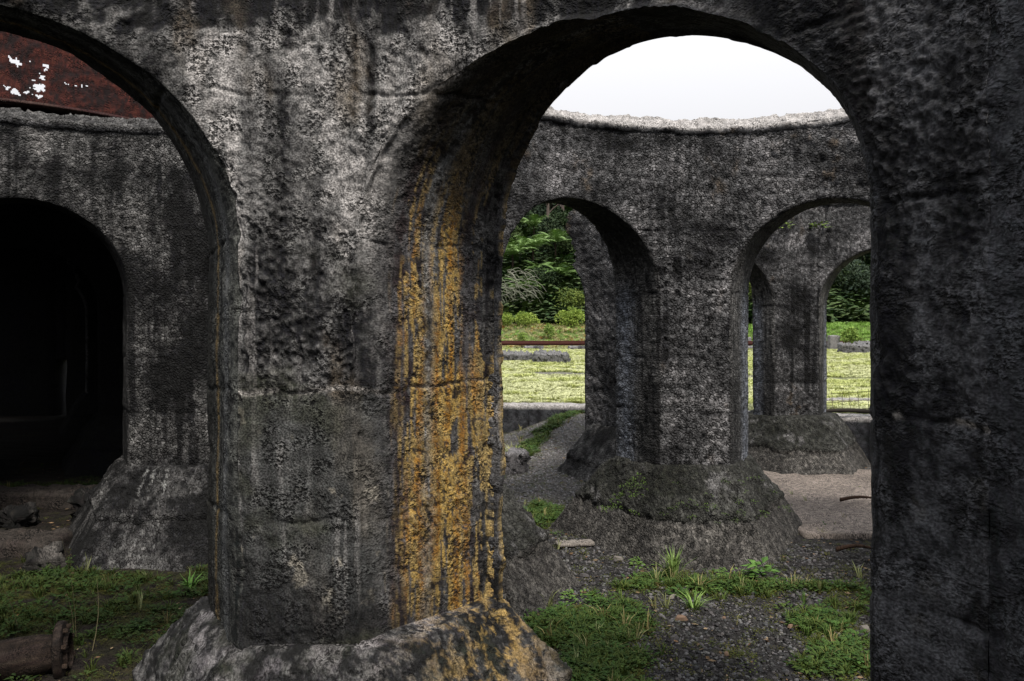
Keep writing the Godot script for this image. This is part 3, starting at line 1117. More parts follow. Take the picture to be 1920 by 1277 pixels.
func frond(s: Sheet, yaw: float, pitch: float, length: float, col: Color, pale: Color) -> void:
	# an arching feather of leaflets on a stalk
	var out := Vector3(cos(yaw), 0, sin(yaw))
	var side := Vector3(-sin(yaw), 0, cos(yaw))
	var last := Vector3.ZERO
	var n := 15
	for k in n:
		var t := float(k + 1) / n
		var ang := pitch - t * t * 1.25
		var at := last + (out * cos(ang) + Vector3.UP * sin(ang)) * length / n
		var along := (at - last).normalized()
		s.tri(last - side * 0.02 * length * 0.4, last + side * 0.02 * length * 0.4, at, pale)
		var reach := length * 0.30 * sin(PI * (0.12 + 0.86 * t)) + 0.01
		for sgn in [-1.0, 1.0]:
			var tip: Vector3 = at + (side * sgn * 0.92 + along * 0.35).normalized() * reach - Vector3.UP * reach * 0.22
			var w: Vector3 = along * length / n * 0.44
			s.tri(last - w * 0.2, last + w * 1.5, tip, col.lerp(pale, rng.randf() * 0.5))
		last = at


func fern_crown(length: float, count: int, col: Color, pale: Color) -> ArrayMesh:
	var s := Sheet.new()
	for k in count:
		frond(s, TAU * k / count + rng.randf_range(-0.2, 0.2), rng.randf_range(0.35, 1.0), length * rng.randf_range(0.8, 1.1), col, pale)
	return s.mesh()


func tuft_mesh(blades: int, height: float, spread: float, wide: float, low: Color, high: Color) -> ArrayMesh:
	var s := Sheet.new()
	for k in blades:
		var a := rng.randf() * TAU
		var out := Vector3(cos(a), 0, sin(a))
		var side := Vector3(-sin(a), 0, cos(a)) * wide * 0.5
		var root := out * spread * 0.25 * rng.randf()
		var h := height * rng.randf_range(0.5, 1.0)
		var lean := spread * rng.randf_range(0.2, 1.0)
		var m := root + out * lean * 0.35 + Vector3.UP * h * 0.6
		var tip := root + out * lean + Vector3.UP * h * rng.randf_range(0.75, 1.0)
		var c := low.lerp(high, rng.randf())
		s.tri(root - side, root + side, m + side * 0.8, c)
		s.tri(root - side, m + side * 0.8, m - side * 0.8, c)
		s.tri(m - side * 0.8, m + side * 0.8, tip, c)
	return s.mesh()


func weed_mesh(leaves: int, spread: float, size: float, low: Color, high: Color) -> ArrayMesh:
	var s := Sheet.new()
	for k in leaves:
		var a := rng.randf() * TAU
		var out := Vector3(cos(a), rng.randf_range(0.1, 0.9), sin(a)).normalized()
		var root := Vector3(cos(a), 0, sin(a)) * spread * sqrt(rng.randf()) + Vector3.UP * size * rng.randf_range(0.1, 1.1)
		leaf(s, root, out, out.cross(Vector3.UP).normalized(), size * rng.randf_range(0.6, 1.2), size * 0.5, low.lerp(high, rng.randf()), 0.3)
	return s.mesh()


func scatter(called: String, m: Mesh, mat: Material, places: Array[Transform3D], tints: PackedColorArray) -> MultiMeshInstance3D:
	var mm := MultiMesh.new()
	mm.transform_format = MultiMesh.TRANSFORM_3D
	mm.use_colors = true
	mm.mesh = m
	mm.instance_count = places.size()
	for k in places.size():
		mm.set_instance_transform(k, places[k])
		mm.set_instance_color(k, tints[k])
	var o := MultiMeshInstance3D.new()
	o.name = numbered(called)
	o.multimesh = mm
	o.material_override = mat
	o.set_meta("kind", "stuff")
	add_child(o)
	return o


func stood(at: Vector3, size: float, tilt := 0.15) -> Transform3D:
	var b := Basis(Vector3.UP, rng.randf() * TAU) * Basis(Vector3.RIGHT, rng.randf_range(-tilt, tilt))
	return Transform3D(b.scaled(Vector3.ONE * size), at)


func on_ground(x: float, far: float) -> Vector3:
	return Vector3(x, ground_height(x, -far), -far)


# is that spot anywhere near what can be seen between the piers
func in_gap(x: float, far: float, slack: float) -> bool:
	var r := x / far
	return (r > -0.02 - slack and r < 0.095 + slack) or (r > 0.28 - slack and r < 0.45 + slack)


func hillside() -> void:
	var leaf_mat := leaf_material("leaves")
	var bark := plain_material("bark", 0.95, true)
	# undergrowth
	var clumps := [weed_mesh(46, 0.75, 0.55, Color(0.018, 0.038, 0.014), Color(0.055, 0.09, 0.03)), weed_mesh(46, 0.9, 0.42, Color(0.02, 0.042, 0.014), Color(0.065, 0.095, 0.034)), fern_crown(1.0, 9, Color(0.03, 0.07, 0.018), Color(0.08, 0.13, 0.04))]
	for kind in 3:
		var places: Array[Transform3D] = []
		var tints := PackedColorArray()
		while places.size() < [5200, 3600, 1500][kind]:
			var far := rng.randf_range(61.5, 125.0)
			var x := rng.randf_range(-0.95, 0.75) * far
			if not in_gap(x, far, 0.03) and rng.randf() < 0.62:
				continue
			if kind == 1 and far > 75.0 and rng.randf() < 0.6:
				continue
			places.append(stood(on_ground(x, far) + Vector3.UP * 0.1, rng.randf_range(0.8, 1.9), 0.4))
			var g := rng.randf_range(0.7, 1.2)
			tints.append(Color(g * rng.randf_range(0.85, 1.15), g, g * 0.95))
		scatter(["undergrowth", "scrub", "fern_cover"][kind], clumps[kind], leaf_mat, places, tints)
	# tree ferns, told apart by where their crowns come
	var fern_crowns := [fern_crown(2.5, 20, Color(0.12, 0.21, 0.06), Color(0.28, 0.38, 0.16)), fern_crown(2.2, 17, Color(0.085, 0.16, 0.04), Color(0.20, 0.29, 0.10))]
	var fern_trunks := [trunk_mesh(2.6, 0.14, 0, 0, Color(0.05, 0.035, 0.025)), trunk_mesh(1.6, 0.12, 0, 0, Color(0.05, 0.035, 0.025))]
	var ferns := [[998, 528, 74, 0, "brightest tree fern in the middle of the wooded slope seen through the left gap"], [1015, 552, 70, 1, "pale tree fern just below the brightest one on the slope"], [972, 485, 80, 1, "high tree fern left of the middle of the slope"], [985, 590, 66, 1, "low tree fern right behind the rounded bushes"], [1040, 535, 76, 0, "tree fern to the right of the brightest one on the slope"], [960, 520, 72, 0, "tree fern beside the grey tangle of dead twigs"], [1000, 470, 86, 0, "uppermost tree fern below the dark woods"], [1050, 575, 68, 1, "tree fern low on the slope beside the broken pier"], [1410, 560, 66, 1, "tree fern in the narrow slit between two piers"]]
	for fdata in ferns:
		var far: float = fdata[2]
		var x: float = (fdata[0] - 960.0) / 1500.0 * far
		var top: float = 1.72 + (620.0 - fdata[1]) / 1500.0 * far
		var base := on_ground(x, far)
		var k: int = fdata[3]
		var tall: float = [2.6, 1.6][k]
		var t := thing("tree_fern", fdata[4], "tree fern", Vector3(x, maxf(base.y, minf(top - tall, base.y + 3.0)), base.z), "tree ferns on the slope")
		var tr := part("trunk", fern_trunks[k], bark, t)
		tr.scale.y = 1.0 + maxf(0.0, t.position.y - base.y) * 0.0
		if t.position.y > base.y + 0.3:
			t.position.y = base.y
			tr.scale.y = (top - base.y) / tall
		part("crown", fern_crowns[k], leaf_mat, t, Vector3(0.02 * tall, tall * tr.scale.y, 0)).rotation.y = rng.randf() * TAU
	# forest trees
	var greens := [[Color(0.040, 0.065, 0.026), Color(0.010, 0.020, 0.010)], [Color(0.062, 0.092, 0.030), Color(0.016, 0.032, 0.013)], [Color(0.045, 0.065, 0.04), Color(0.013, 0.024, 0.015)], [Color(0.15, 0.19, 0.04), Color(0.05, 0.08, 0.02)]]
	var crowns: Array[ArrayMesh] = []
	for g in greens:
		crowns.append(crown(Vector3(2.4, 2.2, 2.4), 13, 1500, 0.34, g[0], g[1]))
	crowns.append(crown(Vector3(1.3, 3.0, 1.3), 15, 1300, 0.34, Color(0.04, 0.06, 0.03), Color(0.012, 0.024, 0.012)))
	var trunks := [trunk_mesh(3.2, 0.18, 5, 1.5, Color(0.07, 0.055, 0.045))]
	var words := ["dark rounded tree", "mid green tree", "blue green tree", "bright yellow green tree", "narrow dark conifer"]
	var listed := [
		[1405, 560, 64, 3, 1.0, "bright green tree in the narrow slit between the two right piers"],
		[1560, 545, 70, 0, 1.0, "broad dark tree at the left of the right-hand gap above the green bank"],
		[1600, 585, 66, 2, 1.0, "rounded blue green tree at the right of the right-hand gap above the green bank"],
		[1612, 500, 78, 4, 1.6, "tall dark conifer at the right edge of the right-hand gap"],
		[1582, 528, 74, 3, 0.7, "small yellow green tree between the dark trees of the right-hand gap"],
		[1575, 575, 67, 1, 0.8, "mid green tree low in the middle of the right-hand gap"],
		[1036, 500, 80, 4, 1.1, "narrow dark conifer to the right of the tree ferns"],
		[1075, 600, 62, 3, 0.7, "olive tree low beside the broken pier"],
		[955, 440, 92, 0, 1.2, "dark tree high at the left of the wooded slope"],
		[990, 425, 96, 2, 1.2, "blue green tree high in the middle of the wooded slope"],
		[1045, 445, 90, 0, 1.1, "dark tree high at the right of the wooded slope"],
		[1060, 520, 78, 1, 0.9, "mid green tree by the broken pier halfway up the slope"],
		[1020, 580, 68, 0, 0.75, "dark rounded tree low in the middle of the wooded slope"],
		[950, 470, 84, 1, 0.9, "mid green tree at the left edge of the slope above the dead twigs"],
	]
	for w in listed:
		var far: float = w[2]
		var x: float = (w[0] - 960.0) / 1500.0 * far
		var size: float = w[4]
		var base := on_ground(x, far)
		var top: float = 1.72 + (620.0 - w[1]) / 1500.0 * far
		var t := thing("forest_tree", w[5], "tree", base, "trees on the wooded slope")
		var tall := maxf(2.0 * size, top - base.y)
		part("trunk", trunks[0], bark, t).scale = Vector3(size, tall / 3.2, size)
		part("crown", crowns[w[3]], leaf_mat, t, Vector3(0.06, tall, 0)).scale = Vector3.ONE * size
	# the woods to either side and above
	var kinds := 0
	var standing := 0
	while standing < 120:
		var far := rng.randf_range(64.0, 128.0)
		var x := rng.randf_range(-0.9, 0.72) * far
		if in_gap(x, far, 0.02) and far < 84.0:
			continue
		standing += 1
		var kind: int = [0, 0, 1, 2, 4, 0, 2][kinds % 7]
		kinds += 1
		var size := rng.randf_range(0.9, 1.5)
		var base := on_ground(x, far)
		var t := thing("forest_tree", "%s among the massed trees of the far wooded slope" % words[kind], "tree", base, "massed trees of the far slope")
		part("trunk", trunks[0], bark, t).scale = Vector3(size, size, size)
		part("crown", crowns[kind], leaf_mat, t, Vector3(0.06, 3.0 * size, 0)).scale = Vector3.ONE * size
	# bare trunks standing clear of the canopy
	for w in [[1024, 395, 88, "pale bare tree trunk with spreading limbs at the top of the slope"], [1052, 400, 92, "second bare trunk right of the pale one at the top of the slope"]]:
		var far: float = w[2]
		var x: float = (w[0] - 960.0) / 1500.0 * far
		var base := on_ground(x, far)
		var t := thing("bare_tree", w[3], "tree", base, "bare trees on the slope")
		part("trunk", trunk_mesh(7.0, 0.26, 7, 2.2, Color(0.20, 0.16, 0.14)), bark, t)
	# dead grey twigs hanging on the left
	var tw := Sheet.new()
	for k in 150:
		var a := Vector3(rng.randf_range(-1.6, 1.4), rng.randf_range(0.5, 4.2), rng.randf_range(-0.6, 0.6))
		limb(tw, a, a + Vector3(rng.randf_range(0.3, 1.5), rng.randf_range(-1.5, 0.2), rng.randf_range(-0.4, 0.4)), 0.03, 0.012, Color(0.20, 0.20, 0.165).lerp(Color(0.12, 0.14, 0.09), rng.randf()), 4, Vector3(0.1, 0.25, 0), 3)
	tag(part("dead_thicket", tw.mesh(), plain_material("dead twigs"), self, on_ground(0.1, 64.0)), "grey tangle of dead twigs low at the left of the slope", "thicket")


func field_things() -> void:
	var leaf_mat := leaf_material("bright leaves", 0.4)
	var bark := plain_material("thin stems", 0.9)
	# rounded bushes before the woods
	var bush := crown(Vector3(0.95, 0.85, 0.95), 12, 2000, 0.12, Color(0.30, 0.38, 0.08), Color(0.13, 0.20, 0.035))
	var shrub := crown(Vector3(0.35, 0.6, 0.35), 9, 420, 0.13, Color(0.22, 0.31, 0.07), Color(0.09, 0.15, 0.03))
	for w in [[944, 606, 59, 0, 1.0, "left light green bush before the wooded slope, half hidden by the yellow pier"], [985, 607, 59, 0, 1.05, "middle light green bush before the wooded slope"], [1068, 603, 59, 0, 1.15, "largest light green bush, right of the others beside the broken pier"], [979, 634, 51.5, 1, 0.9, "small pale shrub on the bank in front of the middle bush"], [1030, 622, 55, 1, 1.1, "thin upright shrub on the bank between two bushes"], [1592, 632, 48, 1, 1.25, "pointed green shrub standing before the grassy bank at right"], [1608, 640, 49, 1, 0.8, "low green shrub right of the pointed one"], [1402, 640, 53, 1, 1.0, "green shrub in the narrow slit between two piers"]]:
		var far: float = w[2]
		var x: float = (w[0] - 960.0) / 1500.0 * far
		var base := on_ground(x, far)
		var t := thing("bush", w[5], "bush", base, "bushes before the woods")
		var s := Sheet.new()
		for k in 6:
			var a := TAU * k / 6
			limb(s, Vector3.ZERO, Vector3(cos(a) * 0.3, 0.7, sin(a) * 0.3), 0.03, 0.01, Color(0.1, 0.08, 0.05), 5)
		var y: float = 1.72 + (620.0 - w[1]) / 1500.0 * far - base.y
		part("stem", s.mesh(), bark, t)
		var cr := part("crown", [bush, shrub][w[3]], leaf_mat, t, Vector3(0, clampf(y, 0.4, 1.3), 0))
		cr.scale = Vector3(1.15 + 0.2 * sin(w[0]), 1.0 + 0.15 * cos(w[0] * 2.0), 1.1) * w[4]
		cr.rotation.y = w[0]
	# grass
	var turf := [tuft_mesh(16, 0.045, 0.10, 0.010, Color(0.43, 0.45, 0.24), Color(0.54, 0.555, 0.33)), tuft_mesh(16, 0.065, 0.11, 0.010, Color(0.28, 0.33, 0.10), Color(0.46, 0.48, 0.20))]
	for kind in 2:
		var places: Array[Transform3D] = []
		var tints := PackedColorArray()
		var tries := 0
		while places.size() < [26000, 9000][kind] and tries < 400000:
			tries += 1
			var far := 10.4 + 42.0 * pow(rng.randf(), 1.7)
			var x := rng.randf_range(-0.5, 0.5) * far
			if far < wall_line(x) + 0.4 or (not in_gap(x, far, 0.02) and rng.randf() < 0.85):
				continue
			var n := broad.get_noise_2d(x * 0.3, -far * 0.3) + 0.3 * broad.get_noise_2d(x * 0.1, far * 0.12)
			if bump(far, 21.5 - 0.35 * (x - 1.0) + 0.4 * broad.get_noise_2d(x, -far), 0.8) * smoothstep(0.4, 0.8, x) > 0.45 or (far > 48.6 and far < 51.0) or far < wall_line(x) + 0.55 + 0.7 * absf(broad.get_noise_2d(x * 1.5, far)):
				continue
			if (kind == 0) == (n > 0.25 + rng.randf_range(-0.2, 0.2)):
				continue
			places.append(stood(on_ground(x, far), rng.randf_range(0.6, 1.2) * (1.0 + far * 0.012), 0.3))
			var g := rng.randf_range(0.8, 1.15)
			tints.append(Color(g, g, g))
		scatter(["dry_grass", "green_grass"][kind], turf[kind], leaf_mat, places, tints)
	# rough growth on the bank
	var rank := tuft_mesh(20, 0.3, 0.4, 0.03, Color(0.26, 0.26, 0.11), Color(0.46, 0.43, 0.25))
	var places: Array[Transform3D] = []
	var tints := PackedColorArray()
	while places.size() < 3500:
		var far := rng.randf_range(52.0, 61.5)
		var x := rng.randf_range(-0.5, 0.5) * far
		if not in_gap(x, far, 0.02) and rng.randf() < 0.6:
			continue
		places.append(stood(on_ground(x, far), rng.randf_range(0.5, 1.1), 0.3))
		tints.append(Color(0.55, 0.95, 0.4) if x > 12.0 or rng.randf() < 0.3 else Color(1, 0.95, 0.9) if rng.randf() < 0.9 else Color(1.0, 0.55, 0.35))
	scatter("rough_grass", rank, leaf_mat, places, tints)
	# rusty rail on its blocks
	var rust := plain_material("rust", 0.9, true)
	var rail := thing("iron_rail", "long rusty red iron rails lying on blocks at the far edge of the lawn", "rail", Vector3(11, 0.9, -50))
	var beam := box_sheet(Vector3(30, 0.2, 0.12), 0.02, 0.35, "rim", Color(0.15, 0.05, 0.04))
	part("rail", beam, rust, rail, Vector3(0, 0.0, 0))
	part("rail", beam, rust, rail, Vector3(0.4, 0.08, -0.6))
	var block := box_sheet(Vector3(1.25, 0.34, 0.8), 0.05, 0.12, "mid")
	for k in 9:
		var x := -1.4 + 2.75 * k
		var o := part("concrete_block", block, concrete, self, Vector3(x, 0.60, -49.7))
		tag(o, ["first", "second", "third", "fourth", "fifth", "sixth", "seventh", "eighth", "ninth"][k] + " low concrete block from the left under the rusty rails", "block", "concrete blocks under the rails")
		o.rotation.y = 0.05 * sin(k * 3.0)
	# rocks on the lawn
	for w in [[967, 677, 30.5, Vector3(1.25, 0.34, 0.7), "left grey broken concrete slab lying on the lawn"], [1034, 683, 28.2, Vector3(1.35, 0.42, 0.8), "right grey broken concrete slab lying on the lawn"], [1600, 661, 41.0, Vector3(1.6, 0.5, 0.8), "heap of broken concrete at the right end of the lawn"], [1621, 657, 43.0, Vector3(1.1, 0.6, 0.8), "broken concrete lump at the far right behind the heap"], [942, 673, 33.0, Vector3(0.5, 0.3, 0.5), "small brown lump of rubble left of the two slabs"]]:
		var far: float = w[2]
		var x: float = (w[0] - 960.0) / 1500.0 * far
		var o := part("concrete_lump", box_sheet(w[3] * 0.85, 0.16, 0.05, "rim", Color(0.5, 0.52, 0.55), 0.05), concrete, self, on_ground(x, far) + Vector3.UP * w[3].y * 0.42)
		o.rotation = Vector3(0.05, rng.randf_range(-0.3, 0.3), rng.randf_range(-0.08, 0.08))
		tag(o, w[4], "rubble")
	for w in [[1563, 655, 48.5, Vector3(0.62, 0.9, 0.5), "grey upright concrete block with notched top before the green bank"], [1542, 656, 49.0, Vector3(0.8, 0.35, 0.5), "low concrete block left of the upright one"], [1402, 647, 51.0, Vector3(0.4, 0.75, 0.4), "grey post in the narrow slit between two piers"]]:
		var far: float = w[2]
		var x: float = (w[0] - 960.0) / 1500.0 * far
		tag(part("concrete_post", box_sheet(w[3], 0.04, 0.07, "rim", Color(0.62, 0.63, 0.65)), concrete, self, on_ground(x, far) + Vector3.UP * w[3].y * 0.46), w[4], "block")
	# pale slab fragments at the lawn's edge
	tag(part("flat_slab", box_sheet(Vector3(0.9, 0.05, 0.3), 0.02, 0.06, "rim", Color(0.9, 0.9, 0.9)), concrete, self, on_ground(5.4, 12.9) + Vector3.UP * 0.03), "pale flat slab lying in the lawn behind the wire mesh", "slab")
	# wire mesh on the wall
	var wire := plain_material("rusty wire", 0.8)
	var mesh_ := thing("wire_fence", "sagging rusty wire mesh above the low wall in the right-hand gap", "fence", Vector3(4.45, 0.62, -10.75))
	mesh_.rotation = Vector3(-0.16, 0.1, 0.03)
	for k in 9:
		var s := Sheet.new()
		limb(s, Vector3(-0.52 + 0.125 * k, -0.06, 0), Vector3(-0.50 + 0.125 * k + 0.02 * sin(k * 2.0), 0.29 + 0.02 * sin(k), 0), 0.0032, 0.0032, Color(0.10, 0.075, 0.055), 5)
		part("wire", s.mesh(), wire, mesh_)
	for k in 3:
		var s := Sheet.new()
		limb(s, Vector3(-0.56, 0.03 + 0.115 * k, 0.006), Vector3(0.56, 0.05 + 0.115 * k, 0.006), 0.0032, 0.0032, Color(0.10, 0.075, 0.055), 5, Vector3(0, -0.012, 0), 5)
		part("wire", s.mesh(), wire, mesh_)
	var br := Sheet.new()
	limb(br, Vector3(-0.5, 0, 0), Vector3(0.35, 0.02, 0.03), 0.022, 0.03, Color(0.03, 0.025, 0.022), 8, Vector3(0, 0.03, 0), 6)
	limb(br, Vector3(0.3, 0.0, 0.02), Vector3(0.5, 0.22, -0.02), 0.025, 0.012, Color(0.03, 0.025, 0.022), 7, Vector3(-0.03, 0.05, 0), 5)
	tag(part("dead_branch", br.mesh(), bark, self, Vector3(4.35, 0.645, -10.42)), "dark dead branch lying on the low wall beside the wire mesh", "branch")


func stone_mesh(flat: float) -> ArrayMesh:
	# a chip of slate: a crooked faceted lump of 16 faces
	var s := Sheet.new()
	var top: Array[Vector3] = []
	var low: Array[Vector3] = []
	var n := 6
	for k in n:
		var a := TAU * k / n + rng.randf_range(-0.3, 0.3)
		var r := rng.randf_range(0.7, 1.15)
		top.append(Vector3(cos(a) * r * 0.7, flat * rng.randf_range(0.5, 1.0), sin(a) * r * 0.55))
		low.append(Vector3(cos(a) * r, -flat * 0.2, sin(a) * r * 0.75))
	var cap := Vector3(0, flat * 1.0, 0)
	for k in n:
		var j := (k + 1) % n
		s.tri(low[k], low[j], top[k], Color.WHITE)
		s.tri(low[j], top[j], top[k], Color.WHITE)
		s.tri(top[k], top[j], cap, Color.WHITE)
	return s.mesh()


func court_things() -> void:
	var leaf_mat := leaf_material("weeds", 0.3)
	var stone := plain_material("slate chips", 0.85)
	# gravel
	for kind in 4:
		var places: Array[Transform3D] = []
		var tints := PackedColorArray()
		var tries := 0
		while places.size() < 14000 and tries < 200000:
			tries += 1
			var far := 2.6 + 9.2 * pow(rng.randf(), 1.5)
			var x := rng.randf_range(-0.8, 4.2)
			if x / far > 0.5 or x / far < -0.06 or far > wall_line(x) - 0.1 or rng.randf() < mossy(x, -far) * 0.85 or (x > 2.2 and far > 6.4 and rng.randf() < 0.965):
				continue
			var size := 0.0055 + 0.013 * pow(rng.randf(), 3.0)
			var tr := stood(on_ground(x, far) + Vector3.UP * size * 0.25, size, 0.5)
			places.append(tr)
			var g := 0.028 + 0.11 * pow(rng.randf(), 2.6) + 0.10 * smoothstep(7.0, 9.0, far)
			tints.append(Color(g * rng.randf_range(0.97, 1.1), g, g * rng.randf_range(0.94, 1.06)))
		scatter("gravel", stone_mesh(0.3 + 0.12 * kind), stone, places, tints)
	# weeds and grass in the gravel
	var kinds := [
		[weed_mesh(18, 0.045, 0.032, Color(0.024, 0.052, 0.011), Color(0.062, 0.108, 0.024)), 2500, 0.66],
		[tuft_mesh(14, 0.07, 0.06, 0.005, Color(0.032, 0.06, 0.012), Color(0.085, 0.12, 0.028)), 1900, 0.64],
		[weed_mesh(26, 0.04, 0.012, Color(0.045, 0.06, 0.009), Color(0.09, 0.095, 0.02)), 9000, 0.4],
		[tuft_mesh(7, 0.14, 0.10, 0.006, Color(0.16, 0.17, 0.06), Color(0.26, 0.25, 0.12)), 170, 0.4],
	]
	for k in 4:
		var places: Array[Transform3D] = []
		var tints := PackedColorArray()
		var tries := 0
		while places.size() < kinds[k][1] and tries < 260000:
			tries += 1
			var far := 2.6 + 9.4 * pow(rng.randf(), 1.4)
			var x := rng.randf_range(-6.0, 3.8)
			if absf(x) / far > 0.68 or far > wall_line(x) - 0.02:
				continue
			var want := mossy(x, -far)
			if want < kinds[k][2] + rng.randf_range(-0.45, 0.42) or (x < -0.9 and rng.randf() < 0.68):
				continue
			places.append(stood(on_ground(x, far), rng.randf_range(0.6, 1.35), 0.3))
			var g := rng.randf_range(0.75, 1.2)
			if x < -0.9:
				g *= 0.55  # weeds on the left tinted down to paint in the dim corner
			tints.append(Color(g * rng.randf_range(0.85, 1.2), g, g))
		scatter(["leafy_weeds", "short_grass", "moss_cover", "dry_stalks"][k], kinds[k][0], leaf_mat, places, tints)
	# dead leaves and twigs
	var litter := Sheet.new()
	leaf(litter, Vector3(-0.5, 0, 0), Vector3.RIGHT, Vector3.FORWARD, 1.0, 0.45, Color.WHITE, 0.05)
	var fallen: Array[Transform3D] = []
	var browns := PackedColorArray()
	while fallen.size() < 1500:
		var far := rng.randf_range(2.8, 10.5)
		var x := rng.randf_range(-0.62, 0.46) * far
		fallen.append(stood(on_ground(x, far) + Vector3.UP * 0.012, rng.randf_range(0.015, 0.05), 0.6))
		browns.append(Color(0.16, 0.09, 0.045).lerp(Color(0.32, 0.24, 0.15), rng.randf()) * rng.randf_range(0.4, 1.0))
	scatter("leaf_litter", litter.mesh(), plain_material("dead leaves"), fallen, browns)
	# plants that stand out
	var sprig := weed_mesh(70, 0.11, 0.034, Color(0.055, 0.11, 0.02), Color(0.12, 0.20, 0.045))
	for w in [
		[1262, 1085, tuft_mesh(60, 0.26, 0.16, 0.007, Color(0.08, 0.15, 0.03), Color(0.22, 0.30, 0.09)), "tall grass tuft at the middle of the mossy plinth's front edge", "grass tuft"],
		[1428, 1088, weed_mesh(26, 0.05, 0.10, Color(0.05, 0.11, 0.022), Color(0.10, 0.19, 0.045)), "broad leaved dock plant at the right front corner of the mossy plinth", "plant"],
		[1318, 1105, sprig, "leafy weed in front of the tall grass tuft", "plant"],
		[1375, 1085, sprig, "leafy weed between the tall grass tuft and the dock", "plant"],
		[1085, 1125, sprig, "bright leafy weed at the corner of the near dark plinth", "plant"],
		[1300, 1140, tuft_mesh(40, 0.12, 0.16, 0.008, Color(0.08, 0.15, 0.03), Color(0.2, 0.3, 0.08)), "low spreading grass tuft on the gravel before the mossy plinth", "grass tuft"],
		[1210, 1060, sprig, "leafy weed under the left front corner of the mossy plinth", "plant"],
		[965, 850, tuft_mesh(60, 0.30, 0.24, 0.012, Color(0.2, 0.24, 0.06), Color(0.38, 0.38, 0.15)), "yellowing grass tuft by the pale lump left of the gravel ramp", "grass tuft"],
		[715 - 360, 1105, tuft_mesh(30, 0.13, 0.14, 0.012, Color(0.06, 0.14, 0.03), Color(0.14, 0.26, 0.06)), "broad bladed plant against the left side of the near pier's foot", "plant"],
	]:
		var far: float = 1.72 * 1500.0 / (w[1] - 620.0)
		if w[1] == 850:
			far = 9.6
		var x: float = (w[0] - 960.0) / 1500.0 * far
		var o := part("weed" if w[4] == "plant" else "grass_tuft", w[2], leaf_mat, self, on_ground(x, far))
		tag(o, w[3], w[4])
	# greenery rooted on the mossy plinth
	var places: Array[Transform3D] = []
	var tints := PackedColorArray()
	var centre := Vector2(1.449, -6.83)
	for k in 150:
		var a := rng.randf_range(2.2, 4.1)
		var t := pow(rng.randf(), 0.7)
		var w := centre + Vector2(sin(a), -cos(a)) * lerpf(0.66, 0.95, t)
		if broad.get_noise_2d(w.x * 3.0, w.y * 3.0) < -0.05:
			continue
		places.append(stood(Vector3(w.x, lerpf(0.57, 0.30, t), w.y), rng.randf_range(0.3, 0.8), 0.8))
		tints.append(Color(0.7, 0.75, 0.6))
	scatter("plinth_weeds", weed_mesh(12, 0.05, 0.026, Color(0.05, 0.09, 0.02), Color(0.14, 0.21, 0.05)), leaf_mat, places, tints)
	# sprigs in the joint of the far arcade
	for w in [[3.36, "left of the two green sprigs growing from the joint high on the far arcade"], [3.82, "right of the two green sprigs growing from the joint high on the far arcade"]]:
		var x: float = w[0]
		tag(part("fern_sprig", weed_mesh(26, 0.09, 0.07, Color(0.10, 0.17, 0.03), Color(0.22, 0.31, 0.07)), leaf_mat, self, Vector3(x, 2.98, -9.93)), w[1], "plant")
	# concrete floor slab, board, rubble
	var slab_mat := concrete.duplicate() as StandardMaterial3D
	slab_mat.heightmap_scale = 0.35
	tag(part("floor_slab", box_sheet(Vector3(2.9, 0.16, 3.1), 0.012, 0.05, "slab"), slab_mat, self, Vector3(3.86, -0.035, -8.15)), "flat pinkish grey concrete slab on the ground between the mossy plinth and the far pier", "slab")
	var board := part("stone_board", box_sheet(Vector3(0.30, 0.035, 0.12), 0.006, 0.02, "rim", Color(0.62, 0.58, 0.53)), concrete, self, on_ground(0.50, 6.35) + Vector3.UP * 0.025)
	board.rotation.y = 0.2
	tag(board, "short pale slab lying on the gravel at the left corner of the mossy plinth", "slab")
	tag(part("concrete_lump", box_sheet(Vector3(0.32, 0.3, 0.4), 0.08, 0.03, "rim", Color(0.5, 0.5, 0.53), 0.03), concrete, self, on_ground(0.0, 9.3) + Vector3.UP * 0.08), "grey broken lump half hidden behind the ochre stained pier", "rubble")
	var wood := plain_material("dead wood", 0.9, true)
	for w in [[1608, 945, 0.34, "piece of brown driftwood lying on the pinkish slab"], [1600, 1040, 0.26, "brown broken stick at the near edge of the pinkish slab"]]:
		var far: float = 1.68 * 1500.0 / (w[1] - 620.0)
		var x: float = (w[0] - 960.0) / 1500.0 * far
		var s := Sheet.new()
		limb(s, Vector3(-w[2] * 0.5, 0.03, 0), Vector3(w[2] * 0.5, 0.05, 0.06), 0.020, 0.008, Color(0.085, 0.05, 0.035), 8, Vector3(0, 0.03, 0.02), 6)
		limb(s, Vector3(0, 0.05, 0), Vector3(w[2] * 0.4, 0.02, -0.1), 0.012, 0.004, Color(0.10, 0.06, 0.04), 6, Vector3(0, 0.02, 0), 3)
		tag(part("driftwood", s.mesh(), wood, self, Vector3(x, 0.05, -far)), w[3], "wood")
	# larger loose stones
	for k in 34:
		var far := rng.randf_range(3.4, 6.0)
		var x := rng.randf_range(0.25, 2.3) * far / 5.0
		if mossy(x, -far) > 0.4:
			continue
		var o := part("loose_stone", stone_mesh(0.5), stone_tone(k), self, on_ground(x, far) + Vector3.UP * 0.01)
		o.scale = Vector3.ONE * rng.randf_range(0.018, 0.042)
		o.rotation = Vector3(rng.randf_range(-0.3, 0.3), rng.randf() * TAU, 0)
		tag(o, "loose stone lying on the gravel before the mossy plinth", "stone", "loose stones on the gravel")


var tones := {}


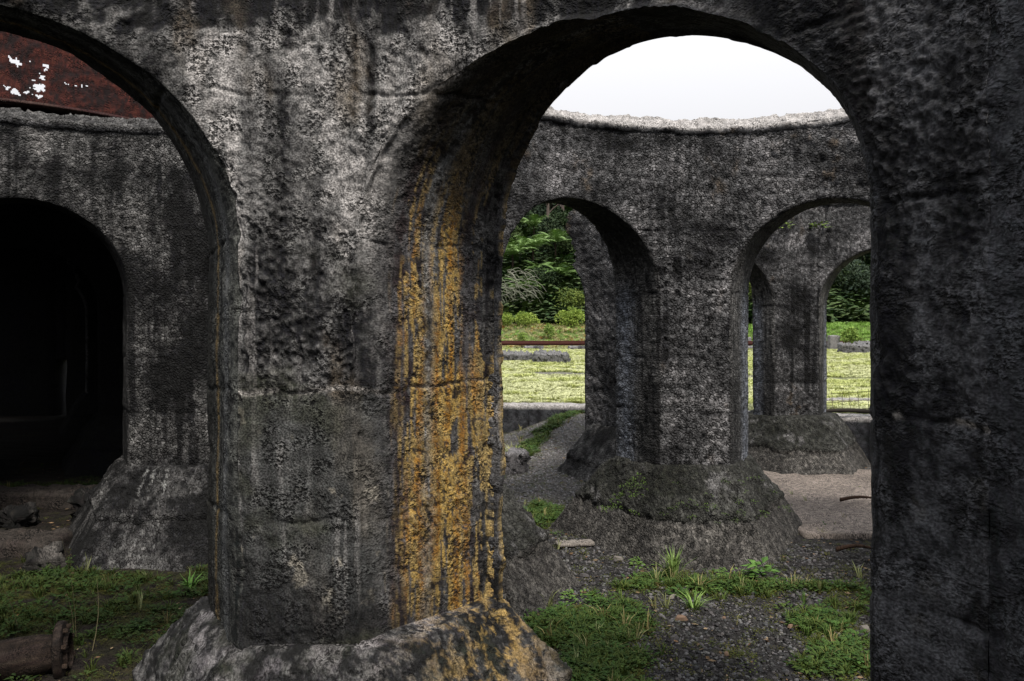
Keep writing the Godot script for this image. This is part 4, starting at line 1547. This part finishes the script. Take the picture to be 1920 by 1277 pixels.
func stone_tone(k: int) -> StandardMaterial3D:
	if not tones.has(k % 4):
		var m := plain_material("loose stone", 0.85)
		m.albedo_color = [Color(0.30, 0.29, 0.29), Color(0.42, 0.40, 0.38), Color(0.45, 0.37, 0.31), Color(0.24, 0.24, 0.25)][k % 4]
		tones[k % 4] = m
	return tones[k % 4]


# ---------------------------------------------------------------- the dark left side

func lathe(prof: Array, sides: int, col: Color, mottle: float) -> ArrayMesh:
	# prof: Vector2(radius, along x)
	var p := PackedVector3Array()
	var c := PackedColorArray()
	for r in prof.size():
		for k in sides + 1:
			var a := TAU * (k % sides) / sides
			var q := Vector3(prof[r].y, cos(a) * prof[r].x, sin(a) * prof[r].x)
			q += Vector3(0, cos(a), sin(a)) * 0.004 * middle.get_noise_3dv(q * 3.0)
			p.append(q)
			c.append(col.lerp(Color(0.20, 0.15, 0.12), clampf(mottle * (0.3 + fine.get_noise_3dv(q * 1.5) + middle.get_noise_3dv(q)), 0.0, 1.0)))
	return skin(p, c, prof.size(), sides + 1, false).mesh()


func left_things() -> void:
	var rust := plain_material("rusty steel", 0.85, true)
	# the wrecked steel tank that still covers the ring behind the left arcade
	var centre := Vector2(-4.851, -8.036)
	var tank := thing("steel_tank", "rusty red steel tank plate eaten through with holes, above the left arcade", "tank", Vector3(centre.x, 3.475, centre.y))
	var s := Sheet.new()
	var cols := 760
	var rows := 120
	var radius := 2.05
	var pts := PackedVector3Array()
	var tints := PackedColorArray()
	for r in rows + 1:
		for c in cols + 1:
			var a := lerpf(62.0, 238.0, float(c) / cols)
			var dir := heading(a)
			var y := 1.15 * pow(float(r) / rows, 1.4)
			var p := Vector3(dir.x * radius, y, dir.y * radius)
			p += Vector3(dir.x, 0, dir.y) * 0.02 * broad.get_noise_3dv(p * 1.3)
			pts.append(p)
			var n := middle.get_noise_3dv(p * 0.7) + 0.6 * fine.get_noise_3d(p.x, p.y * 0.4, p.z)
			tints.append(Color(0.085, 0.022, 0.019).lerp(Color(0.028, 0.018, 0.018), clampf(0.35 + 1.3 * n, 0.0, 1.0)).lerp(Color(0.15, 0.045, 0.03), clampf(-1.2 * n - 0.1, 0.0, 0.8)))
	var nn := grid_normals(pts, rows + 1, cols + 1)
	s.v = pts; s.c = tints; s.n = nn
	for k in nn.size():
		if nn[k].dot(Vector3(pts[k].x, 0, pts[k].z)) < 0.0:
			s.n[k] = -nn[k]
	for r in rows:
		for c in cols:
			var p := pts[r * (cols + 1) + c]
			var eaten := cells.get_noise_3d(p.x * 0.34, p.y * 0.42, p.z * 0.34) + 0.55 * broad.get_noise_3d(p.x * 1.2, p.y, p.z * 1.2) + 0.34 * middle.get_noise_3dv(p * 1.3) + 0.30 * fine.get_noise_3dv(p * 0.9)
			var where := bump(p.y, 0.22, 0.15) * (1.0 - smoothstep(1.15, 1.45, p.x))
			if eaten < -1.13 + 0.46 * where and where > 0.10:
				continue
			if p.y > 0.95 + 0.5 * broad.get_noise_3d(p.x, 2.0, p.z):
				continue
			var a := r * (cols + 1) + c
			s.i.append(a); s.i.append(a + 1); s.i.append(a + cols + 1)
			s.i.append(a + 1); s.i.append(a + cols + 2); s.i.append(a + cols + 1)
	part("shell", s.mesh(), rust, tank)
	var fl := []
	for q in [Vector2(0.01, 0.0), Vector2(2.10, 0.0), Vector2(2.10, 0.035), Vector2(2.06, 0.035), Vector2(0.01, 0.03)]:
		fl.append(q)
	var floor_and_roof_plate := part("floor_and_roof_plate", lathe(fl, 96, Color(0.06, 0.022, 0.02), 0.3), rust, tank)
	floor_and_roof_plate.rotation.z = PI / 2
	# unseen roof plates added around the tank to keep light off the piers
	for at in [Vector2(-6.951, -11.673), Vector2(-2.751, -11.673), Vector2(-6.951, -4.4), Vector2(-4.851, -15.31), Vector2(-9.051, -15.31), Vector2(-9.051, -8.036)]:
		var t := thing("shade_roof", "added unseen rusted round plate that roofs the dark piers against light", "tank", Vector3(at.x, 3.475, at.y), "added roof plates over the dark piers")
		part("floor_and_roof_plate", floor_and_roof_plate.mesh, rust, t).rotation.z = PI / 2
	var back := thing("wall_and_blockers", "tall concrete back wall beyond the left arches, gloom put into its colour, with added light-blocking side panels", "wall", Vector3(0, 0, -16.4))
	part("wall_and_blocker_panel", box_sheet(Vector3(4.0, 6.4, 0.5), 0.03, 0.2, "painted_gloom"), concrete, back, Vector3(-7.02, 2.8, 0))
	part("wall_and_blocker_panel", box_sheet(Vector3(9.0, 6.4, 0.5), 0.03, 0.25, "painted_gloom"), concrete, back, Vector3(-13.72, 2.8, 0))
	part("wall_and_blocker_panel", box_sheet(Vector3(0.5, 6.4, 5.2), 0.03, 0.2, "painted_gloom"), concrete, back, Vector3(-4.76, 2.8, 2.95))  # added side panel, unseen, keeps light from the right out of the chamber
	part("wall_and_blocker_panel", box_sheet(Vector3(0.5, 6.4, 12.0), 0.03, 0.3, "painted_gloom"), concrete, back, Vector3(-11.8, 2.8, 6.4))  # added unseen panel that blocks light from the open left side
	part("lintel", box_sheet(Vector3(0.24, 5.0, 0.48), 0.02, 0.1, "painted_gloom"), concrete, back, Vector3(-9.12, 3.62, 0))
	# flanged pipe fitting in the weeds
	var pipe := thing("flanged_pipe", "rusty iron pipe fitting with bolted flanges lying in the weeds at lower left", "pipe", on_ground(-2.50, 4.0) + Vector3(0, 0.075, 0))
	pipe.rotation = Vector3(0.1, 0.35, 0.06)
	part("body", lathe([Vector2(0.0, -0.5), Vector2(0.09, -0.5), Vector2(0.09, -0.2), Vector2(0.10, -0.12), Vector2(0.105, 0.0), Vector2(0.10, 0.12), Vector2(0.088, 0.2), Vector2(0.088, 0.26)], 40, Color(0.022, 0.014, 0.011), 0.25), rust, pipe)
	for x in [0.22, -0.16, -0.40]:
		var fg := part("flange", lathe([Vector2(0.085, -0.02), Vector2(0.145, -0.02), Vector2(0.152, -0.012), Vector2(0.152, 0.012), Vector2(0.145, 0.02), Vector2(0.07, 0.02), Vector2(0.065, 0.0)], 44, Color(0.026, 0.018, 0.015), 0.3), rust, pipe, Vector3(x, 0, 0))
		for k in 8:
			var a := TAU * k / 8.0 + 0.2
			part("bolt", bolt_mesh(), rust, fg, Vector3(0.02, cos(a) * 0.12, sin(a) * 0.12))
	# low kerbs inside the left ring
	for w in [[Vector3(2.6, 0.22, 0.42), Vector3(-4.85, 0.0, -6.3), "pale low concrete kerb on the floor beyond the left arch, nearest of the kerbs"], [Vector3(2.8, 0.2, 0.4), Vector3(-5.0, 0.06, -7.9), "dark low concrete kerb farther back beyond the left arch"]]:
		tag(part("concrete_kerb", box_sheet(w[0], 0.03, 0.05, "rim", Color(0.12, 0.10, 0.09)), concrete, self, w[1]), w[2], "kerb")  # tint darkened so the kerbs carry the dimness of the left ring
	for w in [[-3.75, 7.3, Vector3(0.36, 0.24, 0.3), "larger dark rubble lump between the kerbs beyond the left arch"], [-4.35, 7.05, Vector3(0.24, 0.16, 0.22), "small dark rubble lump left of the larger one between the kerbs"], [-3.35, 5.75, Vector3(0.22, 0.13, 0.2), "dark rubble lump in front of the nearest kerb beyond the left arch"]]:
		var o := part("rubble_lump", box_sheet(w[2], 0.09, 0.025, "left", Color(0.7, 0.66, 0.62), 0.03), concrete, self, on_ground(w[0], w[1]) + Vector3.UP * w[2].y * 0.4)
		o.rotation.y = w[0] * 3.0
		tag(o, w[3], "rubble")
	# bird droppings are stains of the wall; tall dry stalks beside the pipe are not
	var stalk := Sheet.new()
	for k in 4:
		var x := rng.randf_range(-0.3, 0.3)
		limb(stalk, Vector3(x, 0, rng.randf_range(-0.2, 0.2)), Vector3(x + rng.randf_range(-0.06, 0.06), rng.randf_range(0.3, 0.6), 0), 0.0022, 0.001, Color(0.20, 0.17, 0.10), 4, Vector3(0.02, 0, 0), 4)
	tag(part("dry_stalks_clump", stalk.mesh(), leaf_material("stalks"), self, on_ground(-2.55, 4.4)), "thin dry stalks standing behind the flanged pipe", "grass")


var bolt: ArrayMesh


func bolt_mesh() -> ArrayMesh:
	if bolt == null:
		bolt = lathe([Vector2(0.0, 0.022), Vector2(0.013, 0.022), Vector2(0.014, 0.018), Vector2(0.014, -0.01)], 6, Color(0.06, 0.04, 0.03), 0.4)
	return bolt
